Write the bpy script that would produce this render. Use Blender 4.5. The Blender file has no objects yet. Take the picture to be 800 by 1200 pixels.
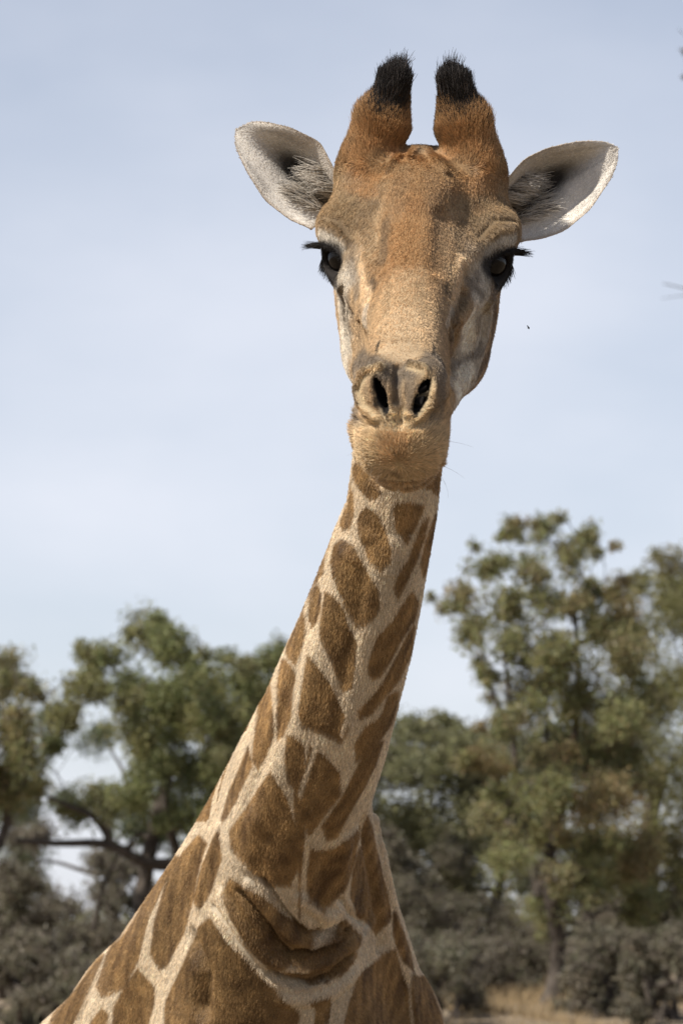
import bpy, bmesh, math, random, time
import numpy as np
from mathutils import Vector
from mathutils.bvhtree import BVHTree
T0 = time.time()
rng = np.random.default_rng(7)
random.seed(7)
scene = bpy.context.scene
col = scene.collection

# ------------------------------------------------------------------ camera
CAM_Z = 2.0
PITCH = math.atan(500 * 0.00025)
cam_d = bpy.data.cameras.new('camera')
cam = bpy.data.objects.new('camera', cam_d)
col.objects.link(cam)
cam.location = (0, 0, CAM_Z)
cam.rotation_euler = (math.pi / 2 + PITCH, 0, 0)
cam_d.sensor_fit = 'VERTICAL'
cam_d.sensor_height = 36
cam_d.sensor_width = 24
cam_d.lens = 120
cam_d.clip_end = 3000
cam_d.dof.use_dof = True
cam_d.dof.focus_distance = 3.9
cam_d.dof.aperture_fstop = 14
cam_d.dof.aperture_blades = 0
scene.camera = cam

# ------------------------------------------------------------------ light
SUN_EL, SUN_AZ = math.radians(47), math.radians(-125)   # azimuth from +Y (view), clockwise: behind-left of the camera
world = bpy.data.worlds.new('World')
scene.world = world
world.use_nodes = True
wt = world.node_tree
wt.nodes.clear()
wo = wt.nodes.new('ShaderNodeOutputWorld')
bg = wt.nodes.new('ShaderNodeBackground')
sky = wt.nodes.new('ShaderNodeTexSky')
sky.sky_type = 'NISHITA'
sky.sun_disc = False
sky.sun_elevation = SUN_EL
sky.sun_rotation = SUN_AZ
sky.altitude = 1000
sky.air_density = 1.0
sky.dust_density = 2.0
sky.ozone_density = 1.5
tc = wt.nodes.new('ShaderNodeTexCoord')
mp = wt.nodes.new('ShaderNodeMapping')
mp.inputs['Scale'].default_value = (2.2, 2.2, 4.5)
nz = wt.nodes.new('ShaderNodeTexNoise')
nz.inputs['Scale'].default_value = 1.6
nz.inputs['Detail'].default_value = 5
nz.inputs['Roughness'].default_value = 0.5
rp = wt.nodes.new('ShaderNodeValToRGB')
rp.color_ramp.elements[0].position = 0.30
rp.color_ramp.elements[0].color = (0.35, 0.35, 0.35, 1)
rp.color_ramp.elements[1].position = 0.70
rp.color_ramp.elements[1].color = (0.95, 0.95, 0.95, 1)
mix = wt.nodes.new('ShaderNodeMix')
mix.data_type = 'RGBA'
mix.inputs['B'].default_value = (8.3, 8.5, 9.3, 1)          # thin high cloud veil
wt.links.new(tc.outputs['Generated'], mp.inputs['Vector'])
wt.links.new(mp.outputs['Vector'], nz.inputs['Vector'])
wt.links.new(nz.outputs['Fac'], rp.inputs['Fac'])
sx_ = wt.nodes.new('ShaderNodeSeparateXYZ')
el_ = wt.nodes.new('ShaderNodeMapRange')                      # veil thins out towards the zenith
el_.inputs['From Min'].default_value = 0.08; el_.inputs['From Max'].default_value = 0.40
el_.inputs['To Min'].default_value = 1.08; el_.inputs['To Max'].default_value = 0.30
mu_ = wt.nodes.new('ShaderNodeMath'); mu_.operation = 'MULTIPLY'; mu_.use_clamp = True
wt.links.new(tc.outputs['Generated'], sx_.inputs['Vector'])
wt.links.new(sx_.outputs['Z'], el_.inputs['Value'])
wt.links.new(rp.outputs['Color'], mu_.inputs[0]); wt.links.new(el_.outputs['Result'], mu_.inputs[1])
wt.links.new(mu_.outputs['Value'], mix.inputs['Factor'])
wt.links.new(sky.outputs['Color'], mix.inputs['A'])
wt.links.new(mix.outputs['Result'], bg.inputs['Color'])
bg.inputs['Strength'].default_value = 0.074
wt.links.new(bg.outputs['Background'], wo.inputs['Surface'])

sun_d = bpy.data.lights.new('sun', 'SUN')
sun_d.energy = 5.0
sun_d.angle = math.radians(0.6)
sun_d.color = (1.0, 0.95, 0.87)
sun = bpy.data.objects.new('sun', sun_d)
col.objects.link(sun)
to_sun = Vector((math.sin(SUN_AZ) * math.cos(SUN_EL), math.cos(SUN_AZ) * math.cos(SUN_EL), math.sin(SUN_EL)))
sun.rotation_euler = to_sun.to_track_quat('Z', 'Y').to_euler()

scene.view_settings.view_transform = 'Standard'
scene.view_settings.look = 'None'
scene.view_settings.gamma = 1.0
scene.view_settings.exposure = 0.56
scene.cycles.max_bounces = 8
scene.cycles_curves.shape = 'RIBBONS'

# ------------------------------------------------------------------ helpers
cp, sp = math.cos(PITCH), math.sin(PITCH)
RIGHT = np.array([1.0, 0, 0]); UP = np.array([0, -sp, cp]); FWD = np.array([0, cp, sp])
CAMP = np.array([0, 0, CAM_Z])


def at(px, py, w):
    """world point seen at (px, py) of the 800x1200 picture, w metres in front of the camera"""
    return CAMP + w * (FWD + RIGHT * (px - 400) * 0.00025 + UP * (600 - py) * 0.00025)


def unit(v):
    v = np.asarray(v, float)
    return v / (np.linalg.norm(v, axis=-1, keepdims=True) + 1e-12)


def smooth(e0, e1, x):
    t = np.clip((x - e0) / (e1 - e0), 0, 1)
    return t * t * (3 - 2 * t)


def smin(a, b, k):
    h = np.clip(0.5 + 0.5 * (b - a) / k, 0, 1)
    return b + (a - b) * h - k * h * (1 - h)


def smax(a, b, k):
    return -smin(-a, -b, k)


def tag(o, label=None, cat=None, group=None, kind=None):
    if label: o['label'] = label
    if cat: o['category'] = cat
    if group: o['group'] = group
    if kind: o['kind'] = kind
    return o


def empty(name, loc):
    o = bpy.data.objects.new(name, None)
    o.empty_display_size = 0.2
    o.location = loc
    col.objects.link(o)
    return o


def link(name, data, parent=None):
    o = bpy.data.objects.new(name, data)
    col.objects.link(o)
    if parent is not None:
        o.parent = parent
        o.location = tuple(-parent.location)      # data are in world coordinates
    return o


def mesh_np(name, V, F, mat, parent=None, colors=None, smooth_shade=True):
    """V (n,3); F (m,3) or (m,4) ints"""
    me = bpy.data.meshes.new(name)
    V = np.asarray(V, np.float32); F = np.asarray(F, np.int32)
    k = F.shape[1]
    me.vertices.add(len(V)); me.vertices.foreach_set('co', V.ravel())
    me.loops.add(F.size); me.loops.foreach_set('vertex_index', F.ravel())
    me.polygons.add(len(F)); me.polygons.foreach_set('loop_start', np.arange(0, F.size, k, dtype=np.int32))
    me.update(calc_edges=True)
    me.polygons.foreach_set('use_smooth', np.full(len(F), smooth_shade))
    if colors is not None:
        a = me.attributes.new('tint', 'FLOAT_COLOR', 'POINT')
        c = np.ones((len(V), 4), np.float32); c[:, :3] = colors
        a.data.foreach_set('color', c.ravel())
    me.materials.append(mat)
    me.validate()
    return link(name, me, parent)


def bsdf(name, color=(0.5, 0.5, 0.5), rough=0.7, attr=None, spec=0.3, trans=0.0, noise=None, bump=None):
    m = bpy.data.materials.new(name)
    m.use_nodes = True
    nt = m.node_tree
    p = nt.nodes['Principled BSDF']
    p.inputs['Base Color'].default_value = (*color, 1)
    p.inputs['Roughness'].default_value = rough
    p.inputs['Specular IOR Level'].default_value = spec
    src = None
    if attr:
        a = nt.nodes.new('ShaderNodeAttribute'); a.attribute_name = attr
        src = a.outputs['Color']
    if noise:
        sc, lo, hi = noise
        t = nt.nodes.new('ShaderNodeTexCoord')
        n = nt.nodes.new('ShaderNodeTexNoise'); n.inputs['Scale'].default_value = sc; n.inputs['Detail'].default_value = 6
        nt.links.new(t.outputs['Object'], n.inputs['Vector'])
        r = nt.nodes.new('ShaderNodeMapRange')
        r.inputs['From Min'].default_value = 0.3; r.inputs['From Max'].default_value = 0.7
        r.inputs['To Min'].default_value = lo; r.inputs['To Max'].default_value = hi
        nt.links.new(n.outputs['Fac'], r.inputs['Value'])
        mx = nt.nodes.new('ShaderNodeMix'); mx.data_type = 'RGBA'; mx.blend_type = 'MULTIPLY'
        mx.inputs['Factor'].default_value = 1.0
        if src is not None: nt.links.new(src, mx.inputs['A'])
        else: mx.inputs['A'].default_value = (*color, 1)
        nt.links.new(r.outputs['Result'], mx.inputs['B'])
        src = mx.outputs['Result']
        if bump:
            b = nt.nodes.new('ShaderNodeBump'); b.inputs['Strength'].default_value = bump; b.inputs['Distance'].default_value = 0.02
            nt.links.new(n.outputs['Fac'], b.inputs['Height'])
            nt.links.new(b.outputs['Normal'], p.inputs['Normal'])
    if src is not None:
        nt.links.new(src, p.inputs['Base Color'])
    if trans > 0:
        tr = nt.nodes.new('ShaderNodeBsdfTranslucent')
        if src is not None: nt.links.new(src, tr.inputs['Color'])
        else: tr.inputs['Color'].default_value = (*color, 1)
        ms = nt.nodes.new('ShaderNodeMixShader'); ms.inputs['Fac'].default_value = trans
        nt.links.new(p.outputs['BSDF'], ms.inputs[1]); nt.links.new(tr.outputs['BSDF'], ms.inputs[2])
        nt.links.new(ms.outputs['Shader'], nt.nodes['Material Output'].inputs['Surface'])
    return m


M_SKIN = bsdf('hide', rough=0.85, attr='tint', spec=0.15)
M_FUR = bsdf('fur', rough=0.45, attr='tint', spec=0.35, trans=0.25)
M_LASH = bsdf('lash_hair', rough=0.6, attr='tint', spec=0.15)
M_EYE = bsdf('eye_dark', color=(0.006, 0.004, 0.003), rough=0.09, spec=0.2)
M_BARK = bsdf('bark', color=(0.07, 0.058, 0.048), rough=0.95, spec=0.1, noise=(14, 0.6, 1.4), bump=0.6)
M_TWIG = bsdf('dry_twig', color=(0.12, 0.10, 0.085), rough=0.95, spec=0.1, noise=(9, 0.7, 1.3))
M_LEAF = bsdf('leaf', rough=0.5, attr='tint', spec=0.35, trans=0.35)
M_GRASS = bsdf('dry_grass', rough=0.8, attr='tint', spec=0.15, trans=0.3)
M_GROUND = bsdf('dry_ground', color=(0.19, 0.15, 0.105), rough=1.0, spec=0.05, noise=(0.35, 0.75, 1.25), bump=0.3)
M_INSECT = bsdf('insect_black', color=(0.012, 0.011, 0.012), rough=0.35, spec=0.4)
M_WING = bsdf('insect_wing', color=(0.10, 0.09, 0.08), rough=0.3, spec=0.5, trans=0.5)

# ------------------------------------------------------------------ ground
gx = np.concatenate([-np.geomspace(1500, 30, 14), np.linspace(-20, 20, 17), np.geomspace(30, 1500, 14)])
gy = np.concatenate([-np.geomspace(800, 10, 10), np.linspace(0, 90, 37), np.geomspace(110, 2500, 14)])
GX, GY = np.meshgrid(gx, gy)


def ground_z(x, y):
    y = np.asarray(y, float)
    return -.02 + 1.40 * smooth(8, 34, y) - 1.0 * smooth(70, 160, y)


GZ = 0.06 * np.sin(GX * 0.31 + 1) * np.cos(GY * 0.23) + 0.03 * np.sin(GX * 0.9) * np.sin(GY * 0.7)
GZ = GZ * smooth(8, 16, GY) + ground_z(GX, GY)
GV = np.stack([GX, GY, GZ], -1).reshape(-1, 3)
nx_, ny_ = len(gx), len(gy)
ii, jj = np.meshgrid(np.arange(nx_ - 1), np.arange(ny_ - 1))
b0 = (jj * nx_ + ii).ravel()
GF = np.stack([b0, b0 + 1, b0 + 1 + nx_, b0 + nx_], -1)
tag(mesh_np('ground', GV, GF, M_GROUND), 'dry tan savanna ground under the giraffe and trees', kind='structure')

# ================================================================== GIRAFFE
# ---- head frame: a = across, t = dorsal, n = towards the muzzle
PHI, YAW, ROLL = math.radians(31), math.radians(3.3), math.radians(2.1)
HO = at(489, 305, 4.02)


def head_axis(v):                       # camera-space (right, up, forward), head looking at the camera
    x, y, z = v
    x, z = x * math.cos(YAW) + z * math.sin(YAW), -x * math.sin(YAW) + z * math.cos(YAW)
    x, y = x * math.cos(ROLL) + y * math.sin(ROLL), -x * math.sin(ROLL) + y * math.cos(ROLL)
    return unit(RIGHT * x + UP * y + FWD * z)


HA = head_axis((1, 0, 0))
HT = head_axis((0, math.cos(PHI), -math.sin(PHI)))
HN = head_axis((0, -math.sin(PHI), -math.cos(PHI)))
HM = np.stack([HA, HT, HN], 0)          # world -> head


def to_head(P): return (P - HO) @ HM.T


def from_head(q): return HO + np.asarray(q, float) @ HM


def ell(p, c, r, ang=0.0, plane=(0, 1)):
    d = p - np.array(c)
    if ang:
        i, j = plane
        ca, sa = math.cos(ang), math.sin(ang)
        d = d.copy()
        di, dj = d[:, i] * ca + d[:, j] * sa, -d[:, i] * sa + d[:, j] * ca
        d[:, i], d[:, j] = di, dj
    r = np.array(r)
    k0 = np.linalg.norm(d / r, axis=1)
    k1 = np.linalg.norm(d / (r * r), axis=1) + 1e-9
    return k0 * (k0 - 1) / k1


def cone(p, A, B, ra, rb, sc=(1, 1, 1)):
    A = np.array(A, float); B = np.array(B, float); sc = np.array(sc, float)
    pa = (p - A) / sc; ba = (B - A) / sc
    h = np.clip(pa @ ba / (ba @ ba), 0, 1)
    return (np.linalg.norm(pa - h[:, None] * ba, axis=1) - (ra + (rb - ra) * h)) * sc.min()


#        n      top    bottom  half-width top-narrowing
PROF = np.array([
    (-.20,  .030, -.040, .045, 0.0),
    (-.14,  .080, -.085, .080, 0.0),
    (-.09,  .105, -.130, .090, 0.0),
    (-.04,  .112, -.150, .097, 0.05),
    (.00,   .106, -.150, .099, 0.08),
    (.05,   .096, -.138, .082, 0.10),
    (.10,   .080, -.118, .060, 0.10),
    (.15,   .066, -.100, .048, 0.05),
    (.20,   .055, -.088, .044, 0.05),
    (.25,   .049, -.082, .044, 0.0),
    (.30,   .042, -.082, .043, 0.0),
    (.34,   .028, -.082, .044, 0.0),
    (.38,   .005, -.075, .042, 0.0)])


EYE_E = unit(np.array((.66, .12, .74)))
EYE_C = np.array((.080, .008, .013))


def f_head(P):
    h = to_head(P)
    h = h.copy()
    sgn = h[:, 0]
    h[:, 0] = np.sqrt(sgn * sgn + 0.003 ** 2)
    a, t, n = h[:, 0], h[:, 1], h[:, 2]
    nn = np.clip(n, -.2, .38)
    top = np.interp(nn, PROF[:, 0], PROF[:, 1]); bot = np.interp(nn, PROF[:, 0], PROF[:, 2])
    W = np.interp(nn, PROF[:, 0], PROF[:, 3]); K = np.interp(nn, PROF[:, 0], PROF[:, 4])
    tc_, H = (top + bot) / 2, (top - bot) / 2
    tn = (t - tc_) / H
    Wt = W * (1 + K * tn)
    q = (np.abs(a / Wt) ** 2.5 + np.abs(tn) ** 2.5) ** (1 / 2.5)
    f = (q - 1) * np.minimum(Wt, H) * 0.9
    f = smax(f, n - .345, .05)
    f = smax(f, -.17 - n, .08)
    # muzzle, lips, chin
    f = smin(f, ell(h, (0, -.014, .315), (.049, .054, .062)), .02)
    f = smin(f, ell(h, (0, -.040, .352), (.049, .036, .042)), .02)
    f = smin(f, ell(h, (0, -.066, .348), (.046, .030, .032)), .016)
    f = smin(f, ell(h, (0, -.092, .296), (.042, .036, .055)), .012)
    # jaw and cheeks
    f = smin(f, ell(h, (.048, -.098, -.005), (.035, .064, .085)), .03)
    f = smin(f, cone(h, (.045, -.115, .03), (.020, -.085, .22), .033, .024), .025)
    # brow / orbit
    f = smin(f, ell(h, (.088, .036, -.012), (.032, .028, .045)), .025)
    f = smin(f, cone(h, (.080, -.005, .03), (.042, .005, .16), .018, .010), .025)
    # forehead dome and horns
    f = smin(f, ell(h, (0, .082, -.005), (.044, .036, .060)), .02)
    f = smin(f, ell(h, (.066, .066, -.065), (.034, .050, .048)), .02)
    f = smin(f, cone(h, (.0665, .085, -.065), (.0495, .132, -.088), .0315, .028), .016)
    f = smin(f, cone(h, (.0450, .134, -.089), (.036, .170, -.107), .029, .018), .010)
    # hollow in front of the eyes, between the brow and the nose
    f = smax(f, -ell(h, (.068, .092, .075), (.022, .028, .060)), .035)
    # lids and eye opening
    e = np.array(EYE_E)
    c = np.array(EYE_C)
    f = smin(f, ell(h, c, (.030, .030, .034)), .012)
    f = smax(f, -ell(h, c + e * .032, (.0195, .0140, .022)), .006)
    # nostrils
    f = smin(f, ell(h, (.0265, .015, .332), (.021, .031, .026)), .014)
    f = smax(f, -ell(h, (.0220, .017, .358), (.0052, .0175, .038), -0.38, (0, 1)), .005)
    # groove between the nostrils, mouth line
    f = smax(f, -ell(h, (.0, .010, .378), (.006, .022, .016)), .012)
    m = smin(ell(h, (0, -.085, .350), (.060, .006, .060)), 10 + 0 * a, .01)
    f = smax(f, -m, .008)
    return f


# ---- neck and body:  px, py, w, half-width (m or px), height ratio
NECK = [(484, 320, 4.17, 46, 1.0), (474, 430, 4.19, 50, 1.05), (468, 520, 4.20, 51, 1.1), (458.5, 600, 4.23, 52, 1.15),
        (446.5, 640, 4.25, 57, 1.18), (430, 700, 4.29, 63, 1.2), (415, 750, 4.33, 68, 1.22), (397.5, 800, 4.37, 72.5, 1.25),
        (377.5, 860, 4.43, 77, 1.28), (358, 910, 4.49, 80, 1.3), (342, 960, 4.55, 84, 1.3), (330, 1010, 4.61, 90, 1.25),
        (318, 1070, 4.69, 98, 1.2), (306, 1140, 4.80, 112, 1.1), (296, 1230, 4.95, 150, 1.0)]
SHOULDER = [((364, 850, 4.50), 44, (184, 1200, 4.96), 93), ((385, 940, 4.58), 40, (420, 1215, 4.96), 92),
            ((330, 1010, 4.56), 62, (318, 1230, 4.78), 140), ((184, 1200, 4.96), 93, (120, 1320, 5.15), 140), ((420, 1215, 4.96), 92, (410, 1340, 5.1), 110)]
nodes = [(at(a, b, w), hw * .00025 * w, hw * .00025 * w * k) for a, b, w, hw, k in NECK]
nodes += [(np.array((-.16, 5.45, 1.69)), .29, .37), (np.array((-.19, 6.0, 1.67)), .30, .38),
          (np.array((-.22, 6.6, 1.66)), .27, .32), (np.array((-.23, 6.85, 1.68)), .20, .24)]
NP_ = np.array([n[0] for n in nodes]); NR = np.array([(n[1], n[2]) for n in nodes])
TAN = np.gradient(NP_, axis=0); TAN = unit(TAN)
E1 = np.array([1.0, 0, 0]) - TAN * TAN[:, :1]; E1 = unit(E1)
E2 = np.cross(TAN, E1)


def f_trunk(P):
    best = np.full(len(P), 1e9)
    for i in range(len(NP_) - 1):
        A, B = NP_[i], NP_[i + 1]
        ba = B - A
        tt = np.clip((P - A) @ ba / (ba @ ba), 0, 1)
        d = P - A - tt[:, None] * ba
        e1 = E1[i] + (E1[i + 1] - E1[i]) * tt[:, None]; e2 = E2[i] + (E2[i + 1] - E2[i]) * tt[:, None]
        r = NR[i] + (NR[i + 1] - NR[i]) * tt[:, None]
        tg = ba / np.linalg.norm(ba)
        x, y, z = (d * e1).sum(1), (d * e2).sum(1), d @ tg
        q = np.sqrt((x / r[:, 0]) ** 2 + (y / r[:, 1]) ** 2 + (z / (r[:, 0] * .45)) ** 2)
        best = np.minimum(best, (q - 1) * r.min(1))
    m = P[:, 2] < at(0, 800, 4.5)[2]
    if m.any():
        b = best[m]
        for A, ra, B, rb in SHOULDER:
            b = smin(b, cone(P[m], at(*A), at(*B), ra * .00025 * A[2], rb * .00025 * B[2]), .045)
        best[m] = b
    return best


LEGS = []
for sx in (-1, 1):
    cx = -.15 + sx * .17
    LEGS.append([((cx, 5.15, 1.62), .13), ((cx, 5.17, 1.25), .085), ((cx, 5.16, .82), .058), ((cx, 5.16, .70), .05),
                 ((cx, 5.17, .30), .034), ((cx, 5.16, .16), .042), ((cx, 5.13, .05), .062)])
    cx = -.22 + sx * .16
    LEGS.append([((cx, 6.55, 1.60), .16), ((cx, 6.48, 1.25), .10), ((cx, 6.66, .88), .058), ((cx, 6.68, .76), .05),
                 ((cx, 6.63, .32), .034), ((cx, 6.61, .16), .042), ((cx, 6.57, .05), .062)])


def f_body(P):
    f = f_trunk(P)
    for L in LEGS:
        for (A, ra), (B, rb) in zip(L[:-1], L[1:]):
            f = smin(f, cone(P, A, B, ra, rb), .05)
    return f


HC = from_head((0, 0, .06))


def sdf(P):
    P = np.asarray(P, float)
    f = np.full(len(P), 1e3)
    lo = P[:, 2] < 1.78
    if lo.any(): f[lo] = f_body(P[lo])
    if (~lo).any(): f[~lo] = f_trunk(P[~lo])
    d = np.linalg.norm(P - HC, axis=1)
    nr = d < .45
    if nr.any():
        f[nr] = smin(f[nr], f_head(P[nr]), .03)
    return f


def axis_lines(parts):
    return np.concatenate([np.arange(a, b, s) for a, b, s in parts])


xs = axis_lines([(-.60, -.08, .026), (-.08, .26, .010), (.26, .40, .026)])
ys = axis_lines([(3.50, 4.32, .010), (4.32, 5.1, .022), (5.1, 7.35, .034)])
zs = axis_lines([(-.06, 1.4, .034), (1.4, 2.46, .022), (2.46, 3.08, .010)])
nx, ny, nz_ = len(xs), len(ys), len(zs)
F = np.full((nx, ny, nz_), 1.0, np.float32)
Bk = 6
evals = []
for i in range(0, nx, Bk):
    for j in range(0, ny, Bk):
        for k in range(0, nz_, Bk):
            evals.append((i, j, k))
evals = np.array(evals)
hi_ = np.minimum(evals + Bk, np.array([nx, ny, nz_])) - 1
lo3 = np.stack([xs[evals[:, 0]], ys[evals[:, 1]], zs[evals[:, 2]]], 1)
hi3 = np.stack([xs[hi_[:, 0]], ys[hi_[:, 1]], zs[hi_[:, 2]]], 1)
cen = (lo3 + hi3) / 2
rad = np.linalg.norm(hi3 - lo3, axis=1) / 2 + .03
fc = sdf(cen)
todo = np.abs(fc) < rad * 1.3 + .02
for (i, j, k), (a, b, c), go, v in zip(evals, hi_, todo, fc):
    if not go:
        F[i:a + 1, j:b + 1, k:c + 1] = v
sel = np.zeros((nx, ny, nz_), bool)
for (i, j, k), (a, b, c) in zip(evals[todo], hi_[todo]):
    sel[i:a + 1, j:b + 1, k:c + 1] = True
I = np.argwhere(sel)
pts = np.stack([xs[I[:, 0]], ys[I[:, 1]], zs[I[:, 2]]], 1)
out = np.empty(len(pts))
for s in range(0, len(pts), 200000):
    out[s:s + 200000] = sdf(pts[s:s + 200000])
F[I[:, 0], I[:, 1], I[:, 2]] = out
print('grid', F.shape, len(pts), round(time.time() - T0, 1))


def surface_nets(F, xs, ys, zs):
    S = F < 0
    nx, ny, nz = F.shape
    cs = np.zeros((nx - 1, ny - 1, nz - 1), np.int8)
    for dx in (0, 1):
        for dy in (0, 1):
            for dz in (0, 1):
                cs += S[dx:nx - 1 + dx, dy:ny - 1 + dy, dz:nz - 1 + dz]
    act = (cs > 0) & (cs < 8)
    C = np.argwhere(act)
    idx = np.full(act.shape, -1, np.int32); idx[act] = np.arange(len(C))
    corner = [(0, 0, 0), (1, 0, 0), (0, 1, 0), (1, 1, 0), (0, 0, 1), (1, 0, 1), (0, 1, 1), (1, 1, 1)]
    edges = [(0, 1), (2, 3), (4, 5), (6, 7), (0, 2), (1, 3), (4, 6), (5, 7), (0, 4), (1, 5), (2, 6), (3, 7)]
    cf, cpz = [], []
    for d in corner:
        q = C + np.array(d)
        cf.append(F[q[:, 0], q[:, 1], q[:, 2]].astype(float))
        cpz.append(np.stack([xs[q[:, 0]], ys[q[:, 1]], zs[q[:, 2]]], 1))
    acc = np.zeros((len(C), 3)); cnt = np.zeros(len(C))
    for a, b in edges:
        m = (cf[a] < 0) != (cf[b] < 0)
        t = np.where(m, cf[a] / (cf[a] - cf[b] + 1e-12), 0)[:, None]
        acc += np.where(m[:, None], cpz[a] + (cpz[b] - cpz[a]) * t, 0); cnt += m
    V = acc / cnt[:, None]
    quads = []
    for ax in range(3):
        u, v = [(1, 2), (2, 0), (0, 1)][ax]
        s0 = [slice(None)] * 3; s1 = [slice(None)] * 3
        s0[ax] = slice(0, -1); s1[ax] = slice(1, None)
        A, B = S[tuple(s0)], S[tuple(s1)]
        for flip in (False, True):
            E = np.argwhere((A & ~B) if not flip else (~A & B))
            ok = (E[:, u] > 0) & (E[:, v] > 0) & (E[:, u] < F.shape[u] - 1) & (E[:, v] < F.shape[v] - 1)
            E = E[ok]
            du = np.zeros(3, int); du[u] = 1
            dv = np.zeros(3, int); dv[v] = 1
            c = [E - du - dv, E - dv, E, E - du]
            q = np.stack([idx[x[:, 0], x[:, 1], x[:, 2]] for x in c], 1)
            quads.append(q if not flip else q[:, ::-1])
    Q = np.concatenate(quads)
    return V, Q[(Q >= 0).all(1)]


V, Q = surface_nets(F, xs, ys, zs)


def grad(P, h=.0015):
    g = np.zeros_like(P)
    for k, s in enumerate(((1, -1, -1), (-1, -1, 1), (-1, 1, -1), (1, 1, 1))):
        s = np.array(s, float)
        g += s * sdf(P + s * h)[:, None]
    return g / (4 * h)


def project(P, n=2, lim=.01):
    for _ in range(n):
        g = grad(P)
        g2 = (g * g).sum(1) + .05
        st = (sdf(P) / g2)[:, None] * g
        ln = np.linalg.norm(st, axis=1, keepdims=True)
        P = P - st * np.minimum(1, lim / (ln + 1e-9))
    return P


def subdivide(V, Q, mask):
    """split the masked quads in four; unmasked quads touching them are fanned into quads/tris as needed -> returns mixed faces"""
    bm = bmesh.new()
    vs = [bm.verts.new(p) for p in V]
    fs = []
    for q in Q:
        try: fs.append(bm.faces.new([vs[i] for i in q]))
        except ValueError: pass
    return bm


V = project(V, 2, .02)
bm = bmesh.new()
bv = [bm.verts.new(p) for p in V]
for q in Q:
    qs = list(dict.fromkeys(q.tolist()))
    if len(qs) > 2:
        try: bm.faces.new([bv[i] for i in qs])
        except ValueError: pass


def refine(bm, pred, lim):
    bm.verts.index_update()
    P = np.array([v.co[:] for v in bm.verts])
    keep = pred(P)
    ed = [e for e in bm.edges if keep[e.verts[0].index] and keep[e.verts[1].index]]
    bmesh.ops.subdivide_edges(bm, edges=ed, cuts=1, use_grid_fill=True)
    bm.verts.index_update()
    P = np.array([v.co[:] for v in bm.verts])
    k2 = pred(P)
    P[k2] = project(P[k2], 2, lim)
    for v, p in zip(bm.verts, P): v.co = p


def near_head(P): return (np.linalg.norm(P - HC, axis=1) < .42) & (P[:, 2] > 2.46)


refine(bm, lambda P: (P[:, 2] > 1.62) & (P[:, 1] < 5.3), .01)
refine(bm, lambda P: near_head(P) | ((P[:, 2] > 1.70) & (P[:, 1] < 5.0) & (P[:, 1] > 3.9)), .008)
refine(bm, lambda P: (P[:, 2] > 1.84) & (P[:, 2] < 2.12) & (P[:, 1] < 4.72) & (P[:, 1] > 4.2) & (P[:, 0] > -.20) & (P[:, 0] < .06), .006)
bmesh.ops.triangulate(bm, faces=bm.faces[:])
bmesh.ops.recalc_face_normals(bm, faces=bm.faces[:])
bm.verts.index_update()
V = np.array([v.co[:] for v in bm.verts])
TR = np.array([[v.index for v in f.verts] for f in bm.faces], np.int32)
bm.free()
print('mesh', V.shape, TR.shape, round(time.time() - T0, 1))


def vnormals(V, TR):
    fn = np.cross(V[TR[:, 1]] - V[TR[:, 0]], V[TR[:, 2]] - V[TR[:, 0]])
    N = np.zeros_like(V)
    for k in range(3): np.add.at(N, TR[:, k], fn)
    return unit(N)


VN = vnormals(V, TR)
if (VN * (V - V.mean(0))).sum() < 0: TR = TR[:, ::-1].copy(); VN = -VN


def caster(V, TR):
    return BVHTree.FromPolygons(V.tolist(), TR.tolist())


def hit(bvh, px, py):
    d = unit(at(px, py, 1) - CAMP)
    p, n, i, dist = bvh.ray_cast(Vector(CAMP), Vector(d))
    if p is None:
        # just off the outline: slide to the nearest surface point
        best = 9.0
        for w0 in np.arange(3.6, 5.5, .03):
            q, _, _, dd_ = bvh.find_nearest(Vector(at(px, py, w0)))
            if dd_ < best: best, p = dd_, q
    return np.array(p)


def seg_dist(P, S):
    best = np.full(len(P), 1e9)
    if len(S) == 1: return np.linalg.norm(P - S[0], axis=1)
    for A, B in zip(S[:-1], S[1:]):
        ba = B - A
        t = np.clip((P - A) @ ba / (ba @ ba + 1e-12), 0, 1)
        best = np.minimum(best, np.linalg.norm(P - A - t[:, None] * ba, axis=1))
    return best


def stroke_weight(P, S, r):
    """soft brush of radius r along the 3D polyline S"""
    w = np.zeros(len(P))
    lo, hi = S.min(0) - r, S.max(0) + r
    m = ((P > lo) & (P < hi)).all(1)
    if m.any():
        w[m] = 1 - smooth(0, r, seg_dist(P[m], S))
    return w


def paint_weight(P, S, r):
    w = np.zeros(len(P))
    lo, hi = S.min(0) - r * 1.3, S.max(0) + r * 1.3
    m = ((P > lo) & (P < hi)).all(1)
    if m.any():
        w[m] = 1 - smooth(.45 * r, 1.25 * r, seg_dist(P[m], S) * (1 + .35 * wobble(P[m], 110, 77)))
    return w


def resample(pts, step=12):
    pts = [np.array(p, float) for p in pts]
    out = []
    for a, b in zip(pts[:-1], pts[1:]):
        k = max(1, int(np.linalg.norm(b - a) / step))
        out += [a + (b - a) * i / k for i in range(k)]
    out.append(pts[-1])
    return out


bvh = caster(V, TR)

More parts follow.
